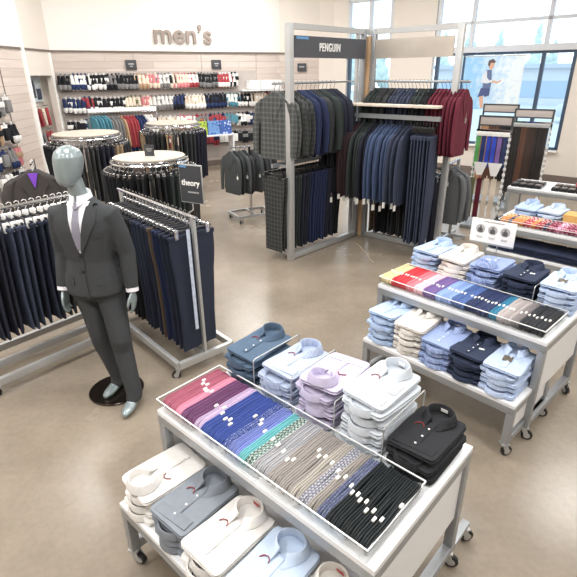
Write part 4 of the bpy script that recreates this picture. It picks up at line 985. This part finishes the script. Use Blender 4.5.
# recessed bay: picture and small garments
pc=thing('framed_picture','pale picture of a dark draped figure inside the recessed wall bay','picture',(LX-.30,10.94,2.0),PI/2)
put('backing', MB().box((0,0,0),(1.06,.02,.50)), plain('pale grey print ground',(196,206,208),.6,noise=.1,nscale=4), pc)
put('print', MB().ball((.18,-.012,.12),(.05,.006,.06)).box((.18,-.012,-.04),(.12,.008,.26),0,.004).box((-.30,-.012,-.14),(.44,.008,.2),0,.004).box((.38,-.012,-.1),(.2,.008,.22),0,.004), plain('dark navy print',(66,72,88),.6,noise=.25,nscale=14), pc)
for j,(z,cc) in enumerate(((1.66,('navy','navy','red','red','cream','red')),(1.18,('navy','grey','navy','grey','red','red')))):
    tag(put('peg_rail', MB().tube([(LX-.22,10.42,z+.01),(LX-.22,11.46,z+.01)],.012,8), M['chrome']),'chrome hanging rail in the recessed bay, '+('upper' if j==0 else 'lower'),'rail')
    for i,c in enumerate(cc):
        hung_jacket((LX-.22,10.52+.17*i,z),PI/2+.5,G[c],'%s knit top, %s from left on %s rail of recessed bay'%(c,ordn(i),('upper','lower')[j]),'knit tops in the recessed bay',i,sy=.8,sx=.36,sz=.48)
# goods on the left wall, at the picture's edge
for j,(z,cc) in enumerate(((1.95,rep(('black','grey',2),('olive','black',2),('grey','white',2))),(1.5,rep(('olive','grey',2),('tan','black',2),('black','white',2))),(1.08,rep(('navy','white',3),('grey','navy',2),('pink','tan',1))),(.70,rep(('grey','white',2),('white','grey',2),('black','white',2))))):
    tag(put('peg_rail', MB().box((LX+.02,8.6,z+.02),(.03,1.5,.05)), M['pegback']),'peg rail on the left plank wall, %s from the top'%ordn(j),'display rail','display rails on the left wall')
    for i,(a,b_) in enumerate(cc):
        tag(put('carded_pack', PM[(j+i)%3], [G[a],G[b_],M['chrome']], None, (LX+.036,7.95+.24*i,z), PI/2-.1, scale=(1.5,2.0,1.3)),'%s and %s pack, %s from left on %s left-wall rail'%(a,b_,ordn(i),ordn(j)),'pack','packs on the left wall')

# ---------------------------------------------------------------- belt and tie racks by the window
def board_rack(name,label,x,y,rz,w,ztop,zbot,items,noun,cat,grp,where,L=1.0,bw=.046):
    t=thing(name,label,'accessory rack',(x,y,0),rz,'accessory racks by the window')
    put('header_board', MB().box((0,0,ztop),(w,.03,.12),0,.002), M['pegback'], t)
    fr_=MB()
    for a,b_ in (((-w/2,0,ztop-.06),(w/2,0,ztop-.06)),((-w/2,0,ztop+.065),(w/2,0,ztop+.065))): fr_.beam(a,b_,.04,.02)
    for s in (-1,1): fr_.beam((s*w/2,0,.04),(s*w/2,0,ztop+.075),.025,.04)
    put('frame', fr_, M['sign_dark'], t)
    put('base', MB().box((0,0,.03),(w+.05,.46,.06),0,.004), M['steel'], t)
    put('hook_rail', MB().beam((-w/2,-.06,ztop-.13),(w/2,-.06,ztop-.13),.03,.03).beam((-w/2,-.06,ztop-.13),(-w/2,0,ztop-.13),.03,.03).beam((w/2,-.06,ztop-.13),(w/2,0,ztop-.13),.03,.03), M['chrome'], t)
    for s in (-1,1):
        st=MB()
        st.box((s*(w/2),-.03,.82),(.012,.012,1.2))
        for k in range(14): st.box((s*(w/2+.0),-.03,.25+.085*k),(.04,.016,.04))
        put('slotted_side', st, M['white'], t)
    fr=Fr((x,y),rz); n=len(items)
    for i,(c,mt) in enumerate(items):
        s=thing(name.split('_')[0]+'_item' if False else noun,'%s %s, %s from left %s'%(c,noun.replace('_',' '),ordn(i),where),cat,fr.w(-w/2+.04+(w-.08)*i/(n-1),-.085,ztop-.13),rz+.35,grp)
        put('strap', MB().add(*strap_geo(L,bw)), mt, s)
        put('buckle', MB().box((0,-.006,-.045),(bw*1.5,.014,.06),0,.003), M['steel_light'] if noun=='belt' else M['tag'], s)
def strap_geo(L,bw):
    vs=[];fs=[];K=10
    for i in range(K+1):
        z=-.02-L*i/K; y=.006*math.sin(i*1.1)
        for a,b_ in ((-bw/2,-.006),(bw/2,-.006),(bw/2,.006),(-bw/2,.006)): vs.append((a,y+b_,z))
    for i in range(K):
        for j in range(4): fs.append((i*4+j,i*4+(j+1)%4,(i+1)*4+(j+1)%4,(i+1)*4+j))
    fs.append((3,2,1,0)); fs.append((K*4,K*4+1,K*4+2,K*4+3)); return vs,fs
LE={k:plain(k+' leather',v,.45,noise=.08,rnd=.15) for k,v in (('black',(36,33,33)),('brown',(92,62,48)),('tan',(170,130,96)),('dark brown',(60,44,38)))}
lb=[('black',LE['black'])]*3+[('brown',LE['brown'])]*2+[('dark brown',LE['dark brown'])]*3+[('black',LE['black'])]*4
board_rack('belt_rack','black framed belt rack standing right, before the window poster',4.08,8.42,-.62,.58,1.62,.2,lb,'belt','belt','belts on the right belt rack','on the right belt rack',1.15)
board_rack('belt_rack','black framed belt rack standing left, behind the tie rack',3.80,9.1,-.62,.58,1.66,.2,[('tan',LE['tan'])]*3+[('brown',LE['brown'])]*4+[('black',LE['black'])]*5,'belt','belt','belts on the left belt rack','on the left belt rack',1.1)
bl=[('green',F('green silk',(92,160,92),rough=.5)),('dark blue',F('dark blue silk',(42,58,110),rough=.5)),('cobalt',F('cobalt silk',(56,80,190),rough=.5)),('cobalt',MATS['cobalt silk']),('violet',F('violet plain silk',(126,100,160),rough=.5)),('navy',MATS['navy silk'])]
board_rack('necktie_rack','white framed rack of green, cobalt and violet ties right of maroon jackets',3.07,7.45,-.62,.46,1.60,.2,bl,'necktie','tie','ties on the hanging rack','on the hanging rack',.50,.06)
tf=Fr((3.07,7.45),-.62)
for i in range(2): tag(put('bow_card', MB().add([(-.10,-.004,.0),(.10,-.004,0),(.04,-.004,-.19),(-.04,-.004,-.19),(-.10,.004,.0),(.10,.004,0),(.04,.004,-.19),(-.04,.004,-.19)],[(0,1,2,3),(7,6,5,4),(0,4,5,1),(1,5,6,2),(2,6,7,3),(3,7,4,0)]).beam((0,0,-.02),(0,.12,-.0),.01,.01), M['white'], None, tf.w(-.10+.21*i,-.13,1.02), -.62),'white bow tie card, %s, hanging below the hanging tie rack'%('left one','right one')[i],'card','white bow tie cards')
for i,(c,mt) in enumerate((('sage',G['olive']),('maroon',cl['maroon']),('cream',G['cream']),('cream',G['cream']))):
    s=tag(put('scarf', MB().add(*strap_geo(.62,.075)).tube([(0,0,-.03),(0,.1,-.0)],.006,6), mt, None, tf.w(-.19+.105*i,-.10,.80), -.62+.3),'%s long scarf, %s from left at foot of hanging tie rack'%(c,ordn(i)),'scarf','scarves below the tie rack')

# poster hung before the window
pp=Wp(4.4,.14)
po=thing('window_poster','pale blue poster of a striding person in a vest, hung at the window','poster',(pp.x,pp.y,2.02),wang)
def poster_mat():
    m,nt,b,N,L=base_mat('pale blue poster print'); tc=N.new('ShaderNodeTexCoord'); v=N.new('ShaderNodeTexNoise'); v.inputs['Scale'].default_value=9; v.inputs['Detail'].default_value=6
    g=N.new('ShaderNodeSeparateXYZ'); L.new(tc.outputs['Object'],v.inputs['Vector']); L.new(tc.outputs['Object'],g.inputs[0])
    a=N.new('ShaderNodeMath'); a.operation='MULTIPLY_ADD'; a.inputs[1].default_value=.55; L.new(g.outputs['X'],a.inputs[0]); L.new(v.outputs['Fac'],a.inputs[2])
    r=N.new('ShaderNodeValToRGB'); r.color_ramp.elements[0].position=.25; r.color_ramp.elements[0].color=lin((150,200,240)); r.color_ramp.elements[1].position=.75; r.color_ramp.elements[1].color=lin((228,240,246))
    L.new(a.outputs[0],r.inputs['Fac']); L.new(r.outputs['Color'],b.inputs['Base Color']); b.inputs['Roughness'].default_value=.5; return m
put('sheet', MB().box((0,0,0),(1.25,.012,1.06)), poster_mat(), po)
put('hanger_rod', MB().tube([(-.64,0,.54),(.64,0,.54)],.012,8).tube([(-.4,0,.54),(-.4,0,.62)],.003,5).tube([(.4,0,.54),(.4,0,.62)],.003,5), M['steel_light'], po)
def flat(pts,y0,y1):
    n=len(pts); mb=MB(); mb.add([(x,y0,z) for x,z in pts]+[(x,y1,z) for x,z in pts],[tuple(range(n)),tuple(range(2*n-1,n-1,-1))]+[(i,(i+1)%n,n+(i+1)%n,n+i) for i in range(n)]); return mb
put('figure_head', flat([(-.10,.40),(-.03,.44),(.02,.40),(.01,.32),(-.04,.27),(-.09,.31)],-.010,-.006), M['skinprint'], po); put('figure_arm', flat([(.00,.07),(.14,.04),(.20,.08),(.20,.04),(.13,-.0),(.0,.03)],-.010,-.006), M['skinprint'], po); put('figure_leg', flat([(-.22,-.26),(-.13,-.26),(-.10,-.50),(-.16,-.50)],-.010,-.006), M['skinprint'], po)
put('figure_hair', flat([(-.12,.36),(-.11,.45),(-.02,.48),(.04,.43),(.02,.40),(-.06,.41),(-.08,.33)],-.0125,-.011), plain('brown print',(96,80,84),.6), po)
put('figure_vest', flat([(-.13,.27),(-.02,.27),(.01,.0),(.0,-.10),(-.17,-.10),(-.16,.08)],-.0125,-.0105), plain('slate print',(96,112,150),.6), po)
put('figure_sleeve', flat([(-.20,.18),(-.12,.26),(-.10,.12),(-.04,.06),(.02,.08),(.02,.03),(-.08,.0),(-.22,.02)],-.0135,-.0126), plain('pale grey print cloth',(216,222,230),.6), po)
put('figure_shorts', flat([(-.20,-.09),(.0,-.10),(.0,-.24),(-.09,-.27),(-.12,-.24),(-.25,-.28)],-.0125,-.0105), plain('navy print',(70,84,130),.6), po)

# ---------------------------------------------------------------- outside the windows: overexposed haze put into the pale colours
tg=plain('haze-painted tree foliage',(204,218,212),.95,noise=.08,nscale=1.5,bump=.5)  # bright haze is painted into the pale foliage colour
def tree(x,y,h,w,label,seed):
    t=thing('tree',label,'tree',(x,y,-.2),0,'trees beyond the windows'); q=random.Random(seed)
    put('trunk', MB().tube([(0,0,0),(0,0,h*.5)],[.18,.1],8), plain('haze-painted bark',(190,188,184),.9), t)  # bark colour paled by the same painted haze
    c=MB()
    for k in range(26):
        z=h*(.22+.76*k/25); rr=w*(1-(z/h))*.9+.25; a=q.uniform(0,6.3); d=rr*q.uniform(.1,.6)
        c.ball((d*math.cos(a),d*math.sin(a),z),(rr*.6,rr*.6,rr*.5+.2),9,6)
    put('crown', c, tg, t)
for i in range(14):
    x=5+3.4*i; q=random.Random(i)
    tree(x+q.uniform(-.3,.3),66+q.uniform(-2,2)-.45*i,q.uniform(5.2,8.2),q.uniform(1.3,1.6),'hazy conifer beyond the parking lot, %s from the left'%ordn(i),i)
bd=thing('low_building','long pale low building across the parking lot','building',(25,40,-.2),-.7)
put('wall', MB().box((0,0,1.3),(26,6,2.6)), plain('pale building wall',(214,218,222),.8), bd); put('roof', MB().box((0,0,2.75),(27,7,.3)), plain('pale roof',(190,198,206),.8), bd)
put('dark_band', MB().box((0,-3.02,1.1),(25,.06,1.2)), plain('blue grey glazing',(176,194,212),.4), bd)  # glazing colour lightened to carry the painted haze
def car(x,y,rz,rgb,label):
    t=thing('car',label,'car',(x,y,-.2),rz,'parked cars outside'); m=plain('car paint %d %d %d'%rgb,rgb,.3,coat=.5)
    put('body', MB().loft([superring(2.1,.85,z,28,5) if False else [(a*k,b_*k,z) for a,b_,_ in superring(2.1,.85,0,28,5)] for z,k in ((.28,.96),(.45,1.),(.75,1.),(.85,.97))]).loft([[(a*kx-.15,b_*ky,z) for a,b_,_ in superring(2.1,.85,0,28,5)] for z,kx,ky in ((.84,.68,.9),(1.2,.55,.8),(1.4,.44,.7),(1.44,.40,.62))]), m, t)
    for sx in (-1.3,1.3):
        for sy in (-.78,.78): put('wheel', MB().cyl((sx,sy,.31),.31,.2,18,axis='y'), M['black'], t)
    put('windows', MB().loft([[(a*kx-.15,b_*ky,z) for a,b_,_ in superring(2.1,.85,0,28,5)] for z,kx,ky in ((.92,.665,.91),(1.2,.56,.83),(1.32,.50,.765))]), plain('car glass',(60,74,90),.2), t)
car(15.5,25,-.8,(200,206,214),'pale silver car parked outside, left of the poster edge'); car(19.5,24.5,-.8,(150,170,196),'blue grey car parked outside, right of the poster'); car(24.6,20.5,-.8,(226,228,230),'white car parked outside, farthest right')
# ---------------------------------------------------------------- floor crack
struct('floor_crack_filler', MB().tube([(.98,6.72,.0005),(1.03,6.55,.0005),(1.05,6.35,.0005),(1.10,6.22,.0005),(1.08,6.02,.0005),(1.12,5.9,.0005)],[.006,.009,.007,.008,.007,.004],4), plain('pale crack filler',(186,170,146),.5))
# ---------------------------------------------------------------- lights: ceiling troffers and daylight
W=bpy.data.worlds.new('sky'); S.world=W; W.use_nodes=True
nt=W.node_tree; bg=nt.nodes['Background']
tc=nt.nodes.new('ShaderNodeTexCoord'); sx=nt.nodes.new('ShaderNodeSeparateXYZ'); rp=nt.nodes.new('ShaderNodeValToRGB')
nt.links.new(tc.outputs['Generated'],sx.inputs[0]); nt.links.new(sx.outputs['Z'],rp.inputs['Fac'])
rp.color_ramp.elements[0].position=.0; rp.color_ramp.elements[0].color=(.88,.94,1.,1); rp.color_ramp.elements[1].position=.5; rp.color_ramp.elements[1].color=(.66,.84,1.,1)
nt.links.new(rp.outputs['Color'],bg.inputs['Color']); bg.inputs['Strength'].default_value=SKY
n=0
for (x,y) in ((-3.4,.5),(-.6,.3),(2.4,.5),(-3.4,3.4),(-.6,3.4),(2.4,3.4),(5.2,3.0),(-3.2,6.6),(-.4,6.6),(2.6,6.4),(5.0,6.2),(-3.2,9.6),(-.4,9.8),(2.2,9.8),(-1.0,12.3)):
    t=thing('ceiling_light','white recessed ceiling light panel','ceiling light',(x,y,CZ),0,'ceiling light panels'); 
    put('housing', MB().box((0,0,-.02),(1.3,.7,.036),0,.004), M['white'], t)
    L=bpy.data.lights.new('ceiling_lamp','AREA'); L.shape='RECTANGLE'; L.size=1.2; L.size_y=.6; L.energy=LAMP*{(2.4,3.4):.6,(-.6,6.6):.55,(2.6,6.4):.5,(-.6,.3):1.15,(-3.4,.5):1.2,(-3.4,3.4):1.2,(2.4,.5):1.15,(-1.0,12.3):1.2}.get((x,y),1.); L.color=(1.,.995,.985)
    lo=bpy.data.objects.new('ceiling_lamp',L); COL.objects.link(lo); lo.location=(0,0,-.05); lo.parent=t
vs=S.view_settings; S.display_settings.display_device='sRGB'; vs.view_transform='Standard'; vs.look='None'; vs.gamma=1; vs.use_curve_mapping=False; vs.exposure=EXPO
try: S.cycles.max_bounces=8; S.cycles.diffuse_bounces=4; S.cycles.transparent_max_bounces=16
except Exception: pass
